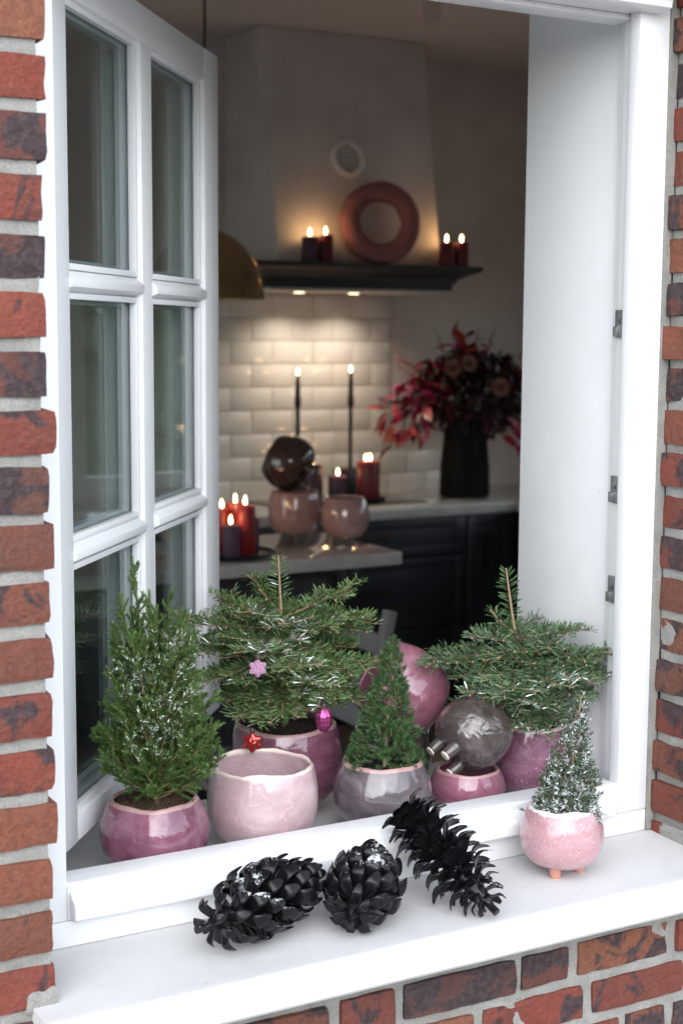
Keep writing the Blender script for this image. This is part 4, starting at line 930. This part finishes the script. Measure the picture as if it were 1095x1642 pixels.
# ------------------------------------------------------------------ ornaments
def cap_loop(o, z):
    MB().lathe([(.0042, z-.001), (.0046, z+.0028), (.0030, z+.0046)], 12).build('cap', 'cap_metal', o, smooth=True)
    MB().tube([Vector((.0035*cos(a), 0, z+.0080+.0035*sin(a))) for a in [i*2*pi/10 for i in range(11)]], .0005, 5).build('loop', 'wire', o)
def star(loc, r, mat, label, yaw):
    o = thing('star_ornament', loc, label, 'ornament', None, rot=(0, 0, yaw)); q = MB(); n = 60
    for sgn in (-1, 1):
        b = len(q.v); q.v.append((0, sgn*r*.36, 0))
        for ring in (.25, .5, .75, .92, 1.0):
            for i in range(n):
                a = 2*pi*i/n+pi/2; k = abs(((i*6/n) % 1)*2-1); rr = r*(.70+.30*k**1.1)*ring; q.v.append((rr*cos(a), sgn*r*.36*sqrt(max(0, 1-ring**2.2))*(1-.18*k), rr*sin(a)))
        for i in range(n): q.f.append((b, b+1+i, b+1+(i+1) % n))
        for j in range(4):
            for i in range(n): q.f.append((b+1+j*n+i, b+1+(j+1)*n+i, b+1+(j+1)*n+(i+1) % n, b+1+j*n+(i+1) % n))
    q.mi = [0]*len(q.f); o2 = q.build('star_body', mat, o); 
    bm = bmesh.new(); bm.from_mesh(o2.data); bmesh.ops.remove_doubles(bm, verts=bm.verts, dist=1e-5); bmesh.ops.recalc_face_normals(bm, faces=bm.faces); bm.to_mesh(o2.data); bm.free()
    o2.data.polygons.foreach_set('use_smooth', [True]*len(o2.data.polygons)); cap_loop(o, r); return o
fb = Vector((CX-.004, CY, BZ+.134))
star(fb+rut(-.030, .128, .168), .0145, 'pink_glitter', 'pink glittering star ornament hung high on the fir', -YAW+.15)
star(fb+rut(-.040, .010, .135), .0165, 'red_glass', 'shiny red star ornament hung low over the soil', -YAW-.1)
oo = thing('oval_ornament', fb+rut(.064, .046, .135), 'ribbed purple glass oval ornament hanging from a fir branch', 'ornament')
MB().lathe([(.0012, -.0205), (.005, -.0185), (.0095, -.011), (.0118, -.001), (.0108, .008), (.0072, .0148), (.0042, .0175)], 60, fn=lambda r, z, a: (r*(1+.09*abs(cos(5*a))), z)).build('oval_body', 'oval_glass', oo, smooth=60); cap_loop(oo, .018)

# ------------------------------------------------------------------ pine cones
def scale_mesh(L, W, T_, curl, tipk, seed):
    """one woody scale: narrow stalk, broad thick tip, cupped; grows along +X, thickness along Z"""
    q = MB(); TT = [0, .16, .32, .46, .60, .72, .82, .90, .955, .988, 1.0]; n = len(TT)-1; mrow = 7; random.seed(seed)
    for sgn in (1, -1):
        for i in range(n+1):
            t = TT[i]; w_ = W*(.22+.78*(sin(pi/2*min(1, t/.66))**1.4)) if t < .66 else W*sqrt(max(0.02, 1-((t-.66)/.348)**3.0))
            th = T_*(.35+.75*t**1.3)*(1 if t < .9 else sqrt(max(.05, 1-((t-.9)/.101)**2)))
            for j in range(mrow):
                s = (j/(mrow-1)-.5)*2; y = s*w_; z = curl*L*(t**2)+tipk*L*max(0, t-.72)**2*8-.30*W*(s*s)*t
                q.v.append((t*L, y, z+sgn*th*.5*sqrt(max(0, 1-s*s*.96))*(1 if sgn > 0 else .8)+(T_*.35*max(0, 1-abs(t-.86)/.14)*(1-s*s) if sgn < 0 else 0)*-1))
    R_ = mrow; off = (n+1)*mrow
    for i in range(n):
        for j in range(mrow-1):
            a = i*R_+j; q.f.append((a, a+1, a+R_+1, a+R_)); q.f.append((off+a, off+a+R_, off+a+R_+1, off+a+1))
        q.f.append((i*R_, i*R_+R_, off+i*R_+R_, off+i*R_)); q.f.append((i*R_+R_-1, off+i*R_+R_-1, off+i*R_+2*R_-1, i*R_+2*R_-1))
    for j in range(mrow-1): q.f.append((n*R_+j, n*R_+j+1, off+n*R_+j+1, off+n*R_+j))
    q.mi = [0]*len(q.f); return q.mesh('scale', 'black_cone', smooth=120)
def pine_cone(a, b, R, label, n, sm, seed, open0, open1, roll=0, sk=(.75, 1.1), stalk=True, prof=None):
    """a = stalk end, b = tip; scales spiral round the core"""
    random.seed(seed); a = Vector(a); b = Vector(b); L = (b-a).length; e = basis_from(b-a, roll)
    c = thing('pine_cone', a, label, 'pine cone', None, rot=e)
    MB().lathe([(.004, -.006), (.006, 0), (R*.26, L*.12), (R*.30, L*.5), (R*.16, L*.85), (.002, L*.97)], 14).build('core', 'black_cone', c, smooth=True)
    if stalk: MB().tube([(0, 0, .004), (.001, 0, -.006), (.002, .001, -.016)], [.006, .005, .0055], 8).build('stalk', 'black_cone', c)
    for i in range(n):
        t = (i+.5)/n; ph = i*2.39996; z = L*(.02+.90*t)
        pf = prof(t) if prof else (sin(pi*(.12+.80*t**.85)))**.8
        el = open0+(open1-open0)*t+random.gauss(0, .06)                # scale elevation towards the tip
        if t < .14: el = open0-.55*(1-t/.14)
        rr = R*pf; ln = rr*.95/max(.62, cos(el))
        s = ln/.04; s = max(.26, min(1.40, s))*random.uniform(.86, 1.08)
        rot = Euler((0, 0, ph)).to_quaternion() @ Euler((0, -el, 0)).to_quaternion() @ Euler((random.gauss(0, .12), 0, 0)).to_quaternion()
        r0 = R*.10*pf
        link('scale', random.choice(sm), c, (r0*cos(ph), r0*sin(ph), z-.4*ln*sin(el)*.6), rot.to_euler(), (s, s*random.uniform(.92, 1.08), s))
    return c
wide = [scale_mesh(.040, .0084, .0068, -.06, .60, i) for i in range(4)]
slim = [scale_mesh(.040, .0088, .0036, .02, -.55, i) for i in range(4)]
pine_cone((.7180, -.1150, .042), (.9080, -.0560, .056), .0510, 'big black pine cone lying with its stalk toward the open sash', 84, wide, 1, .10, .62)
pine_cone((.9000, -.1450, .030), (.9880, -.0600, .062), .0530, 'plump black pine cone in the middle with stalk end toward the sill edge', 72, wide, 2, .10, .62)
pine_cone((1.0980, -.1650, .016), (1.0480, -.0250, .112), .0440, 'slender open black pine cone leaning on the weather bar', 100, slim, 3, .10, 1.0, prof=lambda t: (sin(pi*(.10+.76*t**.8)))**.7)
